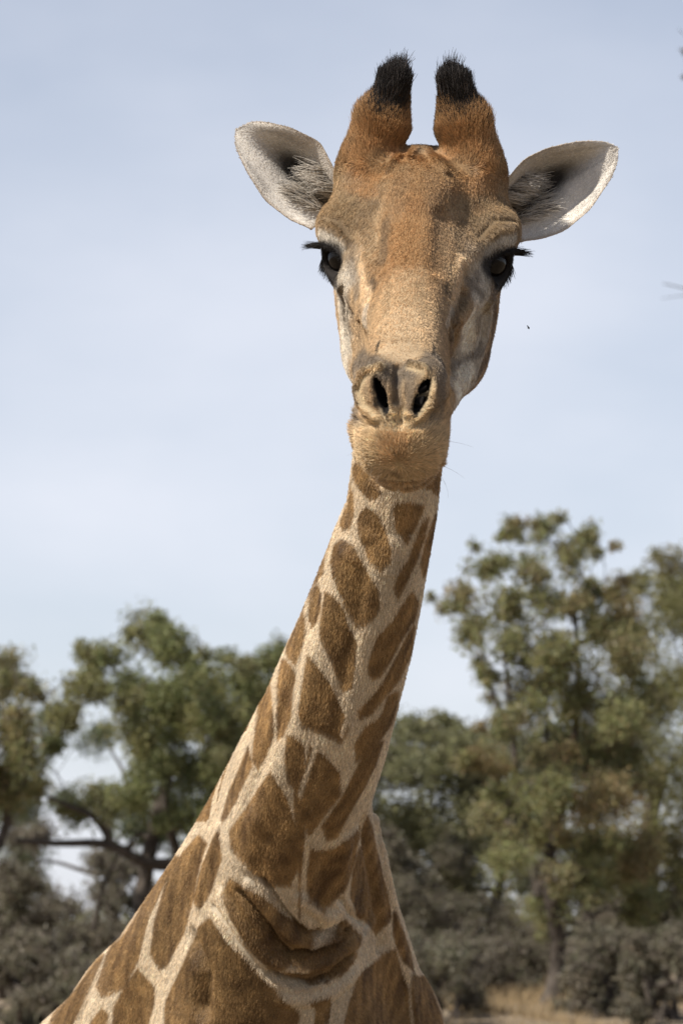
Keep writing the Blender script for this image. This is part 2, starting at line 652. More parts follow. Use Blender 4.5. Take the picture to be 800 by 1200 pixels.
# ---- relief: folds of skin, veins, wrinkles  (points, radius px, height mm)
RELIEF = [
    ([(308, 1030), (333, 1067), (355, 1090), (375, 1095), (398, 1084)], 8, -13),
    ([(280, 1044), (310, 1083), (326, 1106), (339, 1117), (362, 1114), (391, 1104), (410, 1086)], 8.5, -18),
    ([(292, 1036), (322, 1075), (345, 1099), (372, 1106), (394, 1096)], 11, 7),
    ([(262, 1050), (290, 1093), (314, 1122), (338, 1131), (362, 1131), (388, 1122), (410, 1104)], 14, 8),
    ([(250, 1062), (276, 1104), (304, 1136), (322, 1146)], 9, -6),
    ([(396, 1050), (410, 1070), (424, 1080)], 10, -6), ([(404, 1110), (424, 1098), (436, 1076)], 12, 6),
    ([(318, 1142), (340, 1150), (362, 1152), (388, 1142), (412, 1117)], 10, -17),
    ([(330, 1170), (362, 1172), (392, 1162), (416, 1140)], 14, 5),
    ([(352, 1052), (380, 1072), (404, 1062)], 12, 6),
    ([(225, 1100), (238, 1140), (236, 1180)], 24, -16),
    ([(256, 970), (246, 1010), (232, 1060)], 14, 3),
    ([(232, 970), (226, 1020), (222, 1060)], 16, -3),
    ([(437, 960), (455, 1040), (470, 1110), (482, 1170), (486, 1200)], 12, 7),
    ([(424, 960), (440, 1050), (446, 1110)], 18, -8),
    ([(405, 985), (398, 1040), (385, 1075)], 20, 7),
    ([(300, 960), (290, 1010)], 22, 5),
    ([(120, 1128), (105, 1160), (92, 1200)], 10, -6),
    # long muscles of the neck
    ([(405, 650), (385, 720), (365, 790), (340, 870), (305, 960)], 26, 5),
    ([(372, 690), (350, 770), (322, 860), (285, 950)], 16, -4),
    ([(462, 640), (440, 720), (420, 800), (398, 880), (380, 960)], 24, 4),
    ([(430, 640), (418, 720), (398, 810), (372, 1100)], 14, -3),
    # head
    ([(437, 250), (441, 285), (446, 310)], 20, -4),
    ([(517, 255), (514, 285), (512, 312)], 22, -3),
    ([(428, 300), (434, 322), (428, 348), (420, 372)], 13, 2.5),
    ([(540, 305), (530, 330), (526, 352), (524, 376)], 13, 2.5),
    ([(378, 262), (392, 268), (404, 284)], 10, 2),
    ([(600, 268), (582, 270), (568, 284)], 10, 2),
    ([(376, 255), (398, 258), (412, 276)], 6, -1.5),
    ([(602, 257), (578, 257), (562, 275)], 6, -1.5),
    ([(400, 340), (404, 380), (410, 420)], 12, -5),
    ([(545, 345), (538, 385), (530, 425)], 12, -5),
    ([(574, 350), (566, 395), (552, 440)], 12, 4), ([(556, 385), (550, 420), (544, 448)], 17, 4), ([(533, 385), (534, 420), (528, 450)], 10, -3),
    ([(482, 423), (498, 417), (508, 420)], 5, -1.5),
    ([(446, 424), (434, 422)], 5, -1.5),
    # nostril rims
    ([(446, 428), (428, 434), (419, 455), (425, 477), (440, 492)], 6, 5),
    ([(480, 426), (498, 430), (507, 450), (503, 472), (488, 490)], 6, 5),
    ([(466, 430), (464, 470)], 8, -4),
    ([(418, 492), (428, 500), (440, 500)], 7, -3),
    ([(508, 486), (500, 496), (488, 500)], 7, -3),
    ([(440, 492), (464, 486), (488, 490)], 6, 2),
    ([(528, 352), (526, 390), (527, 425)], 12, -3),
    ([(425, 545), (445, 566), (468, 572), (495, 566), (515, 545)], 6, -4),
    ([(415, 480), (413, 520)], 8, 2),
    ([(412, 500), (418, 530)], 12, 3),
    ([(480, 185), (488, 178), (500, 180), (520, 200)], 8, 4),
    ([(455, 200), (468, 186)], 8, 4),
]
hv_ = to_head(V)
dn = np.stack([np.abs(hv_[:, 0]), hv_[:, 1], hv_[:, 2]], 1) - np.array((.0220, .017, .350))
ca, sa = math.cos(-.38), math.sin(-.38)
OPEN = np.sqrt(((dn[:, 0] * ca + dn[:, 1] * sa) / .0058) ** 2 + ((-dn[:, 0] * sa + dn[:, 1] * ca) / .0195) ** 2)
OPEN = np.where((hv_[:, 2] > .27) & (V[:, 2] > 2.4), smooth(1.0, 1.7, OPEN), 1.0)        # leave the nostril openings alone
for pts_, r_, h_ in RELIEF:
    S = np.array([hit(bvh, *p) for p in resample(pts_)])
    sc_ = np.linalg.norm(S.mean(0) - CAMP) * .00025
    w_ = stroke_weight(V, S, r_ * sc_)
    V = V + VN * (OPEN * w_ * h_ * .001 * (1.35 if pts_[0][1] < 590 else 1))[:, None]
VN = vnormals(V, TR)
bvh = caster(V, TR)
print('relief', round(time.time() - T0, 1))

# ---- markings ---------------------------------------------------------------
PALE = np.array((.66, .55, .40)); PATCH = np.array((.150, .086, .036)); PATCH2 = np.array((.40, .255, .112))
PATCHES = [
    [(410, 540), (428, 540), (441, 556), (446, 572), (438, 582), (426, 575), (416, 561)],
    [(410, 556), (415, 576), (415, 600), (411, 616), (403, 618), (399, 609), (402, 585), (406, 565)],
    [(429, 592), (444, 600), (451, 618), (458, 640), (457, 657), (447, 667), (435, 660), (428, 642), (421, 624), (420, 609), (423, 597)],
    [(402, 629), (415, 636), (423, 651), (432, 672), (443, 690), (445, 711), (436, 724), (421, 736), (411, 720), (401, 696), (390, 672), (388, 654), (393, 635)],
    [(381, 687), (390, 696), (402, 711), (408, 732), (419, 750), (416, 780), (412, 804), (403, 807), (394, 789), (385, 768), (376, 747), (376, 726), (379, 705)],
    [(372, 680), (379, 690), (377, 711), (372, 726), (366, 733), (361, 720), (363, 699), (367, 685)],
    [(354, 703), (359, 720), (358, 741), (352, 762), (346, 777), (340, 768), (336, 753), (341, 735), (347, 716)],
    [(361, 764), (372, 777), (384, 795), (393, 813), (405, 838), (408, 854), (398, 870), (384, 862), (368, 856), (354, 850), (350, 830), (353, 800)],
    [(333, 769), (342, 777), (349, 792), (345, 816), (342, 837), (333, 858), (327, 863), (324, 834), (326, 798)],
    [(318, 790), (319, 805), (321, 831), (320, 858), (312, 880), (303, 898), (297, 890), (301, 850), (309, 815)],
    [(398, 588), (397, 606), (391, 627), (382, 651), (381, 669), (373, 678), (362, 692), (370, 660), (384, 622)],
    [(462, 590), (480, 585), (497, 590), (486, 613), (476, 633), (465, 618)],  # part fur patch, part cast shadow of the chin painted brown
    [(502, 602), (498, 627), (489, 654), (477, 681), (467, 700), (461, 687), (467, 669), (479, 651), (486, 630), (494, 610)],
    [(512, 598), (508, 630), (503, 660), (497, 671), (493, 657), (498, 633), (505, 610)],
    [(483, 692), (490, 702), (486, 722), (472, 747), (459, 772), (447, 790), (437, 796), (431, 786), (434, 765), (443, 744), (461, 726), (471, 708)],
    [(485, 730), (483, 762), (469, 792), (451, 813), (435, 834), (423, 841), (419, 831), (431, 819), (449, 798), (465, 768), (476, 744)],
    [(469, 806), (466, 825), (459, 846), (445, 867), (430, 884), (418, 890), (417, 870), (429, 850), (448, 838), (457, 813)],
    [(337, 858), (349, 864), (359, 872), (352, 1100), (345, 922), (336, 913), (333, 888)],
    [(362, 868), (381, 883), (400, 904), (400, 929), (382, 949), (364, 973), (349, 956), (348, 929), (355, 898)],
    [(451, 864), (440, 897), (417, 941), (397, 980), (384, 983), (381, 966), (401, 935), (420, 897), (431, 870)],
    [(318, 900), (334, 929), (346, 966), (353, 997), (350, 1018), (340, 1039), (315, 1036), (290, 1013), (271, 991), (270, 969), (286, 947), (301, 924)],
    [(365, 995), (390, 993), (412, 978), (422, 964), (417, 1004), (404, 1042), (379, 1067), (361, 1054), (359, 1020)],
    [(270, 1027), (290, 1039), (315, 1053), (334, 1072), (365, 1085), (390, 1090), (404, 1074), (416, 1092), (411, 1122), (390, 1143), (365, 1153), (334, 1142), (313, 1134), (288, 1106), (270, 1073), (260, 1046)],
    [(246, 1074), (265, 1101), (302, 1137), (327, 1162), (352, 1187), (340, 1230), (190, 1230), (196, 1172), (209, 1141), (221, 1110), (234, 1083)],
    [(234, 977), (244, 985), (229, 1041), (216, 1091), (197, 1130), (187, 1137), (176, 1116), (180, 1079), (195, 1035), (215, 995)],
    [(256, 972), (260, 1004), (247, 1041), (234, 1062), (228, 1050), (236, 1010)],
    [(271, 922), (292, 872), (296, 895), (278, 935), (262, 958)],
    [(208, 1000), (218, 1000), (190, 1040), (176, 1072), (163, 1122), (146, 1155), (121, 1168), (113, 1154), (127, 1118), (160, 1060)],
    [(162, 1133), (182, 1154), (182, 1172), (168, 1225), (132, 1225), (133, 1179), (146, 1155)],
    [(125, 1116), (106, 1130), (78, 1160), (60, 1200), (84, 1205), (100, 1170), (112, 1145)],
    [(431, 952), (441, 991), (453, 1035), (457, 1074), (440, 1093), (420, 1072), (411, 1047), (414, 1016), (423, 982)],
    [(463, 1110), (478, 1154), (483, 1225), (400, 1225), (408, 1172), (420, 1141), (444, 1117)],
    [(463, 1066), (479, 1110), (484, 1136), (472, 1124), (462, 1091)],
    [(482, 1139), (503, 1141), (520, 1179), (522, 1225), (489, 1225)],
    [(300, 1165), (345, 1186), (348, 1230), (300, 1230)],
    [(120, 1178), (128, 1186), (118, 1225), (98, 1225), (108, 1195)],
    [(394, 1092), (410, 1084), (424, 1092), (418, 1118), (400, 1140), (380, 1150)],
]
patch3 = []
for poly in PATCHES:
    c = np.mean(np.array(poly, float), 0)
    ring = np.array([hit(bvh, *p) for p in resample(poly + [poly[0]], 7)[:-1]])
    cen_ = ring.mean(0)
    n_ = unit(cen_ - CAMP); u_ = unit(np.cross(n_, (0, 0, 1.0))); v_ = np.cross(u_, n_)
    ring2 = np.stack([(ring - cen_) @ u_, (ring - cen_) @ v_], 1)
    R = np.linalg.norm(ring - cen_, axis=1).max()
    patch3.append((cen_, u_, v_, n_, ring2, R, ring))
PALE_LINES = [([(316, 1139), (338, 1134), (360, 1137)], 4), ([(408, 1056), (393, 1080), (372, 1102)], 9), ([(440, 745), (420, 800), (400, 860)], 2.5), ([(372, 866), (352, 930)], 3)]  # first stroke paints the lit chest roll pale; the rest are pale fur
pale3 = [(np.array([hit(bvh, *p) for p in resample(a_)]), r_ * .00113) for a_, r_ in PALE_LINES]
PB = np.concatenate([p[6] for p in patch3])
# far side and body: irregular cells around seeds on the skin away from the traced patches
cand = np.where((V[:, 2] > .35) & ~near_head(V))[0]
rr = np.random.default_rng(3)
rr.shuffle(cand)
seeds = []
for i in cand[:6000]:
    p = V[i]
    if np.linalg.norm(PB - p, axis=1).min() < .07: continue
    sep = .13 if p[2] > 1.75 else .19
    if p[2] < 1.1: sep = .12
    if all(np.linalg.norm(p - s) > sep for s in seeds): seeds.append(p)
seeds = np.array(seeds)
print('seeds', len(seeds))


def poly_sd(P2, ring):
    """signed distance (negative inside) to a closed 2-D ring"""
    a = ring; b = np.roll(ring, -1, 0)
    d = np.full(len(P2), 1e9); ins = np.zeros(len(P2), bool)
    for A, B in zip(a, b):
        e = B - A; w = P2 - A
        t = np.clip((w @ e) / (e @ e + 1e-12), 0, 1)
        d = np.minimum(d, np.linalg.norm(w - t[:, None] * e, axis=1))
        c = (A[1] > P2[:, 1]) != (B[1] > P2[:, 1])
        x = A[0] + (P2[:, 1] - A[1]) / (B[1] - A[1] + 1e-12) * (B[0] - A[0])
        ins ^= c & (P2[:, 0] < x)
    return np.where(ins, -d, d)


def wobble(P, f, seed):
    r = np.random.default_rng(seed)
    o = np.zeros(len(P))
    for _ in range(5):
        k = r.normal(size=3) * f
        o += np.sin(P @ k + r.uniform(0, 6.28))
    return o / 5


def patch_mask(P, edge):
    """1 inside a brown patch, 0 on the pale net"""
    m = np.zeros(len(P)); core = np.zeros(len(P))
    wob = wobble(P, 90, 1) * .0028
    sdmin = np.full(len(P), 1e3)
    for cen_, u_, v_, n_, ring2, R, ring in patch3:
        d = P - cen_
        k = (np.abs(d) < R + .02).all(1)
        k &= np.abs(d @ n_) < R + .06
        if not k.any(): continue
        sd = poly_sd(np.stack([d[k] @ u_, d[k] @ v_], 1), ring2)
        # only the skin on the patch's own side
        sdmin[k] = np.minimum(sdmin[k], sd - .0008)
    if len(seeds):
        far = sdmin > .02
        idx = np.where(far)[0]
        for s in range(0, len(idx), 20000):
            ix = idx[s:s + 20000]
            D = ((P[ix][:, None, :] - seeds[None]) ** 2).sum(-1)
            D.sort(1)
            f1, f2 = np.sqrt(D[:, 0]), np.sqrt(D[:, 1])
            gap = .011 - (f2 - f1) * .5
            dp = np.full(len(ix), 1e3)
            sdmin[ix] = np.minimum(sdmin[ix], np.where(f1 < .22, np.maximum(gap, .016 - np.maximum(sdmin[ix], 0)), 1e3))
    sdw = sdmin + wob
    m = smooth(edge, -edge, sdw)
    for S, r_ in pale3: m = m * (1 - stroke_weight(P, S, r_ * 1.6))
    return m, np.clip(-sdw / .05, 0, 1)


CREAM = np.array((.63, .57, .475)); TAN = np.array((.56, .40, .235)); ORANGE = np.array((.36, .20, .085))
UMBER = np.array((.16, .11, .065)); GREYB = np.array((.21, .17, .13)); BLACK = np.array((.014, .012, .011))
GOLD = np.array((.76, .58, .35)); ROSE = np.array((.72, .545, .35)); MID = np.array((.27, .185, .10)); DARKG = np.array((.07, .058, .05))
PAINT = [
    # side of the face, cheeks
    ([(402, 330), (402, 390), (400, 450)], 30, CREAM * .9, .85), ([(575, 330), (560, 390), (545, 460)], 46, CREAM * .85, .85),
    ([(578, 330), (580, 370), (574, 410), (562, 435)], 11, UMBER * 1.3, .8), ([(545, 345), (534, 365), (528, 400)], 10, UMBER, .65),
    ([(540, 425), (560, 412), (572, 395)], 6, GREYB, .6), ([(548, 450), (538, 440), (530, 420)], 7, GREYB, .5),
    ([(548, 330), (565, 345)], 10, GREYB, .7), ([(398, 340), (408, 380)], 9, GREYB, .5), ([(404, 400), (402, 440)], 8, CREAM, .6),
    # forehead, nose
    ([(490, 195), (482, 250), (474, 320)], 52, ORANGE, .75), ([(480, 240), (472, 310)], 22, ORANGE * 1.15, .6),
    ([(470, 340), (468, 400)], 46, TAN * 1.05, .8), ([(462, 372), (480, 372)], 24, ROSE * .95, .55),
    ([(468, 395), (466, 425)], 30, ROSE * .9, .6),
    ([(410, 235), (405, 262)], 30, MID, .8), ([(575, 240), (570, 268)], 30, MID, .8), ([(440, 215), (425, 240)], 20, MID, .5),
    ([(545, 215), (558, 245)], 22, MID, .5),
    ([(450, 262), (450, 300)], 12, UMBER * 1.2, .7), ([(516, 262), (513, 305)], 12, UMBER * 1.4, .5),
    ([(420, 296), (426, 330), (432, 350)], 11, ROSE * 1.05, .75), ([(545, 300), (535, 335), (528, 352)], 11, ROSE * 1.05, .7),
    ([(407, 300), (416, 322), (418, 345)], 8, GREYB * 1.3, .6), ([(560, 318), (552, 345)], 8, GREYB * 1.3, .55),
    ([(437, 328), (440, 334)], 7, UMBER * .8, .7), ([(523, 338), (527, 343)], 8, UMBER * .8, .7),
    ([(430, 358), (426, 378)], 7, CREAM, .6), ([(528, 360), (524, 380)], 7, CREAM * .95, .6),
    ([(470, 200), (462, 250)], 14, UMBER * 1.8, .35), ([(505, 205), (512, 250)], 12, UMBER * 1.8, .3),
    ([(425, 255), (432, 285)], 13, UMBER * 1.7, .4), ([(545, 262), (540, 290)], 13, UMBER * 1.7, .4),
    ([(566, 365), (555, 395), (548, 420)], 8, UMBER * 1.5, .5), ([(408, 345), (412, 372)], 8, UMBER * 1.6, .5),
    ([(455, 335), (452, 370)], 6, TAN * .7, .4), ([(490, 330), (496, 370)], 7, TAN * .7, .4), ([(440, 395), (500, 398)], 10, TAN * .75, .35),
    ([(553, 368), (546, 402)], 15, CREAM * 1.35, .9), ([(550, 430), (536, 456)], 16, CREAM * 1.35, .9), ([(556, 345), (566, 362)], 9, CREAM * 1.05, .65),
    ([(562, 400), (552, 416), (536, 424)], 5, GREYB, .65), ([(530, 395), (528, 430)], 6, UMBER * 1.4, .5),
    ([(400, 385), (406, 445)], 13, CREAM * 1.1, .75),
    # brow
    ([(374, 272), (386, 278), (398, 288)], 11, CREAM * .92, .9), ([(602, 278), (588, 282), (574, 292)], 10, CREAM * .92, .85),
    ([(376, 258), (398, 262), (412, 282)], 4, UMBER, .55), ([(602, 262), (578, 263), (562, 282)], 4, UMBER, .5),
    ([(412, 290), (418, 300)], 10, GREYB, .5),
    # nostril region
    ([(422, 420), (445, 430), (466, 440), (490, 424), (514, 420)], 15, GREYB * .85, .88),
    ([(465, 446), (464, 478)], 8, DARKG * 1.5, .6), ([(450, 440), (449, 480)], 7, GREYB, .6), ([(480, 440), (480, 478)], 7, GREYB, .6),
    ([(415, 425), (413, 470), (420, 500), (432, 505)], 9, GREYB, .75), ([(516, 425), (519, 470), (508, 498), (494, 503)], 11, GREYB, .75),
    ([(446, 430), (428, 436), (420, 455), (426, 477), (441, 492)], 7, GOLD * .85, .95),
    ([(480, 428), (498, 432), (506, 450), (502, 472), (487, 490)], 7, GOLD * .85, .95),
    ([(440, 452), (442, 474)], 3, BLACK, .9), ([(493, 450), (488, 474)], 3, BLACK, .9),  # nostril slits painted black for the shade inside them
    # lips and chin
    ([(420, 515), (464, 505), (512, 515)], 26, GOLD * .9, .85), ([(425, 535), (464, 535), (510, 535)], 26, GOLD * .82, .85),
    ([(464, 520), (465, 530)], 18, ORANGE * 1.4, .35), ([(445, 555), (465, 560), (490, 555)], 16, GOLD * .75, .8),
    ([(462, 488), (464, 496)], 14, GOLD * 1.15, .7),
    ([(462, 551), (468, 556)], 4, UMBER, .5),
    ([(426, 562), (445, 574), (468, 580), (495, 574), (515, 556), (524, 535)], 7, UMBER * .7, .75),  # shade line under the lip, painted dark
    ([(450, 590), (490, 590), (515, 572)], 13, TAN * .95, .8), ([(528, 520), (526, 560)], 9, TAN * .9, .7),
    # horns
    ([(445, 185), (452, 140), (458, 110)], 52, ORANGE * 1.2, .85), ([(550, 188), (545, 140), (543, 110)], 52, ORANGE * 1.2, .85),
    ([(444, 190), (470, 195)], 14, MID, .5), ([(520, 195), (545, 195)], 14, MID, .5),
    ([(458, 98), (458, 80)], 34, BLACK, .98), ([(542, 98), (542, 80)], 34, BLACK, .98),
    # eyes
    ([(381, 296), (388, 304), (396, 312)], 20, DARKG * .5, .97), ([(574, 312), (582, 308), (588, 302)], 21, DARKG * .5, .97),
    ([(388, 318), (392, 328)], 11, DARKG * .8, .85), ([(578, 324), (582, 332)], 11, DARKG * .8, .8),
]
DOTS = [(458, 486), (465, 484), (471, 487), (455, 493), (462, 494), (470, 495), (459, 501), (466, 501), (474, 491), (463, 508), (452, 499)]
PAINT += [([p_], 2.4, UMBER * .5, .8) for p_ in DOTS]
paint3 = []
for pts_, r_, c_, s_ in PAINT:
    S = np.array([hit(bvh, *p) for p in resample(pts_)])
    paint3.append((S, r_ * np.linalg.norm(S.mean(0) - CAMP) * .00025, c_, s_))


def coat_color(P, jitter=True, edge=.004):
    m, core = patch_mask(P, edge)
    mott = wobble(P, 160, 5) * .5 + wobble(P, 60, 6) * .5
    tone = (1 + .30 * wobble(P, 14, 15) + .12 * wobble(P, 40, 16))[:, None]
    pc = tone * PATCH + tone * (PATCH2 - PATCH) * np.clip(.5 + .9 * mott + .0 * core, 0, 1)[:, None]
    pale = PALE * (1 + .14 * wobble(P, 25, 9))[:, None]
    c = pale * (1 - m)[:, None] + pc * m[:, None]
    hw = np.zeros(len(P))
    nh = near_head(P)
    if nh.any():
        h = to_head(P[nh])
        behind = smooth(-.10, -.02, h[:, 2] + .25 * (h[:, 1] + .02) * (h[:, 1] < 0))   # jaw angle / throat belongs to the neck
        hc = (TAN * .85 - (TAN * .85 - MID * 1.15) * (.75 * smooth(.10, -.02, h[:, 2]) * smooth(-.02, .03, h[:, 1]))[:, None]) * (1 + .12 * mott[nh])[:, None]
        for S, r_, col_, s_ in paint3:
            w = paint_weight(P[nh], S, r_) * s_
            hc = hc * (1 - w)[:, None] + col_ * w[:, None]
        ah = np.stack([np.abs(h[:, 0]), h[:, 1], h[:, 2]], 1)
        le = smooth(.037, .029, np.linalg.norm(ah - (EYE_C + EYE_E * .012), axis=1))[:, None]            # dark lids
        hc = hc * (1 - le) + DARKG * .45 * le
        dn = ah - np.array((.0220, .017, .350)); ca, sa = math.cos(-.38), math.sin(-.38)
        qn = np.sqrt(((dn[:, 0] * ca + dn[:, 1] * sa) / .0058) ** 2 + ((-dn[:, 0] * sa + dn[:, 1] * ca) / .0195) ** 2)
        nb = (smooth(1.18, .98, qn) * (h[:, 2] > .27))[:, None]                                                # shade inside the nostrils, painted in black
        hc = hc * (1 - nb) + BLACK * nb
        hb = smooth(.171, .181, h[:, 1] + .020 * wobble(P[nh], 260, 79)) * smooth(-.03, -.05, h[:, 2])     # black horn tips
        hc = hc * (1 - hb)[:, None] + BLACK * 1.3 * hb[:, None]
        thr = np.interp(h[:, 2], (-.12, -.02, .05, .12, .3), (-.02, -.165, -.168, -.17, -.20))
        hw_ = smooth(-.012, .004, h[:, 1] - thr + .004 * wobble(P[nh], 120, 78)) * smooth(-.15, -.12, h[:, 2] + .6 * np.maximum(h[:, 1], 0))
        c[nh] = c[nh] * (1 - hw_)[:, None] + hc * hw_[:, None]
        hw[nh] = hw_
    return np.clip(c, .004, .9), hw


VC, VHW = coat_color(V, edge=.004)
print('colour', round(time.time() - T0, 1))

giraffe = empty('giraffe', (-.17, 5.6, 0))
tag(giraffe, 'young giraffe facing the camera with brown patched neck and dark tufted horns', 'giraffe')
body = mesh_np('body', V, TR, M_SKIN, giraffe, VC * .55)


# ---- fur ---------------------------------------------------------------------
def joined(o):
    o['kind'] = 'stuff'
    return o


def hair_object(name, P, parent, mat):
    """P dict: roots (n,3), dirs0 (n,3) start dir, dirs1 (n,3) tip bend, length (n,), color (n,3), radius (n,)"""
    n = len(P['root']); K = P.get('k', 4)
    hc = bpy.data.hair_curves.new(name)
    hc.add_curves([K] * n)
    t = np.linspace(0, 1, K)[None, :, None]
    L = P['len'][:, None, None]
    d0, d1 = P['d0'][:, None, :], P['d1'][:, None, :]
    pos = P['root'][:, None, :] + L * (d0 * (t - t * t * .5) + d1 * (t * t * .5))
    if 'curl' in P:
        pos[:, 1:] += P['curl'][:, None, :] * (t[:, 1:] ** 2) * L
    hc.attributes['position'].data.foreach_set('vector', pos.astype(np.float32).ravel())
    ra = hc.attributes.get('radius') or hc.attributes.new('radius', 'FLOAT', 'POINT')
    rad_ = P['rad'][:, None] * np.linspace(1, P.get('tip', .25), K)[None]
    ra.data.foreach_set('value', rad_.astype(np.float32).ravel())
    ca = hc.attributes.new('tint', 'FLOAT_COLOR', 'CURVE')
    c = np.ones((n, 4), np.float32); c[:, :3] = np.clip(P['col'], .003, .95)
    ca.data.foreach_set('color', c.ravel())
    hc.materials.append(mat)
    return joined(link(name, hc, parent))


def scatter(V, TR, N, dens, r):
    """dens: strands per m2 for every triangle"""
    a = np.linalg.norm(np.cross(V[TR[:, 1]] - V[TR[:, 0]], V[TR[:, 2]] - V[TR[:, 0]]), axis=1) / 2
    lam = a * dens
    n = r.poisson(lam)
    ti = np.repeat(np.arange(len(TR)), n)
    u, v = r.random(len(ti)), r.random(len(ti))
    s = u + v > 1
    u[s], v[s] = 1 - u[s], 1 - v[s]
    w = np.stack([1 - u - v, u, v], 1)
    P = (V[TR[ti]] * w[:, :, None]).sum(1)
    Nn = unit((N[TR[ti]] * w[:, :, None]).sum(1))
    return P, Nn, ti


tc3 = V[TR].mean(1); tn3 = VN[TR].mean(1)
view = unit(CAMP - tc3)
facing = (tn3 * view).sum(1)
hd = near_head(tc3)
dens = np.where(hd, 1.6e6, 8.0e5)
dens = np.where(facing < -.25, dens * .06, dens)
dens = np.where((tc3[:, 2] < 1.70) | (tc3[:, 1] > 5.4), 1.5e4, dens)
dens = np.where(tc3[:, 2] < .1, 0, dens)
R0, N0, _ = scatter(V, TR, VN, dens, rng)
C0, HW0 = coat_color(R0, edge=.0016)
# keep the fur out of the nostrils and off the eye openings
h0 = to_head(R0)
ha = np.stack([np.abs(h0[:, 0]), h0[:, 1], h0[:, 2]], 1)
bad = np.linalg.norm(ha - (EYE_C + EYE_E * .027), axis=1) < .019
bad |= (C0.max(1) < .045) & (h0[:, 2] > .2)
R0, N0, C0, HW0, h0, ha = R0[~bad], N0[~bad], C0[~bad], HW0[~bad], h0[~bad], ha[~bad]
n0 = len(R0)
down = unit(np.array((-.12, .30, -1.0)))
flow = np.tile(down, (n0, 1))
on = HW0 > .5
hf = np.zeros((n0, 3))
face = HN[None] * .9 + HA[None] * (np.clip(h0[:, :1] / .05, -1, 1) * .35) - HT[None] * .2
flow[on] = face[on]
horn = on & (h0[:, 1] > .10) & (h0[:, 2] < -.02)
hwt = (on * smooth(.075, .125, h0[:, 1] - .4 * (h0[:, 2] + .04)) * smooth(.0, -.05, h0[:, 2]))[:, None]
hfl = (HT * .9 - HN * .35)[None] + HA[None] * (np.sign(h0[:, :1]) * np.clip((np.abs(h0[:, :1]) - .055) / .02, -1, 1) * .35)
flow = flow * (1 - hwt) + hfl * hwt
lw = (on * smooth(.27, .32, h0[:, 2]) * smooth(.02, -.02, h0[:, 1]))[:, None]
lip = on & (h0[:, 2] > .30) & (h0[:, 1] < .0)
cl = from_head((0, -.055, .40))
flow = flow * (1 - lw) + (unit(R0 - cl) + np.array((0, 0, -.35))) * lw
flow += np.stack([wobble(R0, 28, 21), wobble(R0, 28, 22), wobble(R0, 28, 23)], 1) * .35
flow = flow - N0 * (flow * N0).sum(1, keepdims=True)
flow = unit(flow)
L0 = np.where(on, .0056, .0066)
L0 = L0 + .0016 * lw[:, 0]
L0 = L0 + hwt[:, 0] * (.002 + .010 * smooth(.09, .15, h0[:, 1])) * np.clip((np.abs(h0[:, 0]) - .045) / .02, .18, 1)
tipz = on & (h0[:, 1] > .145)
blk = on & (C0.max(1) < .06) & (h0[:, 1] > .12)
L0 = np.where(blk, .018, L0)
ca_ = ha - (EYE_C + EYE_E * .027); L0 = np.where(np.linalg.norm(ca_, axis=1) < .03, .005, L0)
L0 = np.where((h0[:, 2] > .29) & (h0[:, 1] > -.018) & on, .0042, L0)
L0 *= rng.uniform(.6, 1.25, n0)
lift = .26 + .25 * np.maximum(lw * .5, hwt)
jit = rng.normal(size=(n0, 3)) * .13
d0 = unit(flow * (1 - lift * .4) + N0 * lift + jit)
d1 = unit(flow + N0 * .12 * np.where(horn | lip, 2.5, 1)[:, None] + jit * .8)
br = rng.lognormal(0, .17, n0)
clump = 1 + .22 * wobble(R0, 420, 31) + .16 * wobble(R0, 900, 32)
C1 = C0 * (br * clump)[:, None] * np.array((1.08, 1.06, 1.04))
dark = rng.random(n0) < np.where(on & (h0[:, 1] > .02), .11 - .05 * smooth(.05, .25, h0[:, 2]), .06)
C1[dark] *= .45
mixb = on & (rng.random(n0) < .75 * smooth(.138, .168, h0[:, 1])) & (h0[:, 2] < -.04)
C1[mixb] = BLACK * rng.uniform(.8, 2.5, (mixb.sum(), 1))
hair_object('coat', dict(root=R0 - N0 * .0008, d0=d0, d1=d1, len=L0, col=C1, rad=np.where(blk, .0005, np.where(on, .00031, .00038)), k=4), giraffe, M_FUR)
print('coat', n0, round(time.time() - T0, 1))

# horn tufts: long black hair on top of each horn
for sx in (-1, 1):
    tip = from_head((sx * .038, .165, -.105))
    m = np.where((np.linalg.norm(V - tip, axis=1) < .036) & (to_head(V)[:, 1] > .171))[0]
    k = rng.choice(m, 1100)
    r_ = V[k] + rng.normal(size=(1100, 3)) * .002
    ax = unit(HT * .95 - HN * .42)
    dd = unit(ax[None] + VN[k] * .25 + rng.normal(size=(1100, 3)) * .10)
    cl_ = np.stack([wobble(V[k], 260, 92), wobble(V[k], 260, 93), wobble(V[k], 260, 94)], 1)
    d2 = unit(ax[None] + HA[None] * sx * -.10 + cl_ * .9 + rng.normal(size=(1100, 3)) * .16)
    hair_object('horn_tuft', dict(root=r_, d0=dd, d1=d2, len=rng.uniform(.6, 1.15, 1100) * (.011 + .016 * np.exp(-((to_head(V[k])[:, 0] * sx - .030) / .014) ** 2)) * (1 + .35 * wobble(V[k], 300, 91)), col=BLACK * np.where(rng.random((1100, 1)) < .3, 5.0, rng.uniform(.7, 2.4, (1100, 1))),
                                  rad=np.full(1100, .00045), k=5), giraffe, M_LASH)

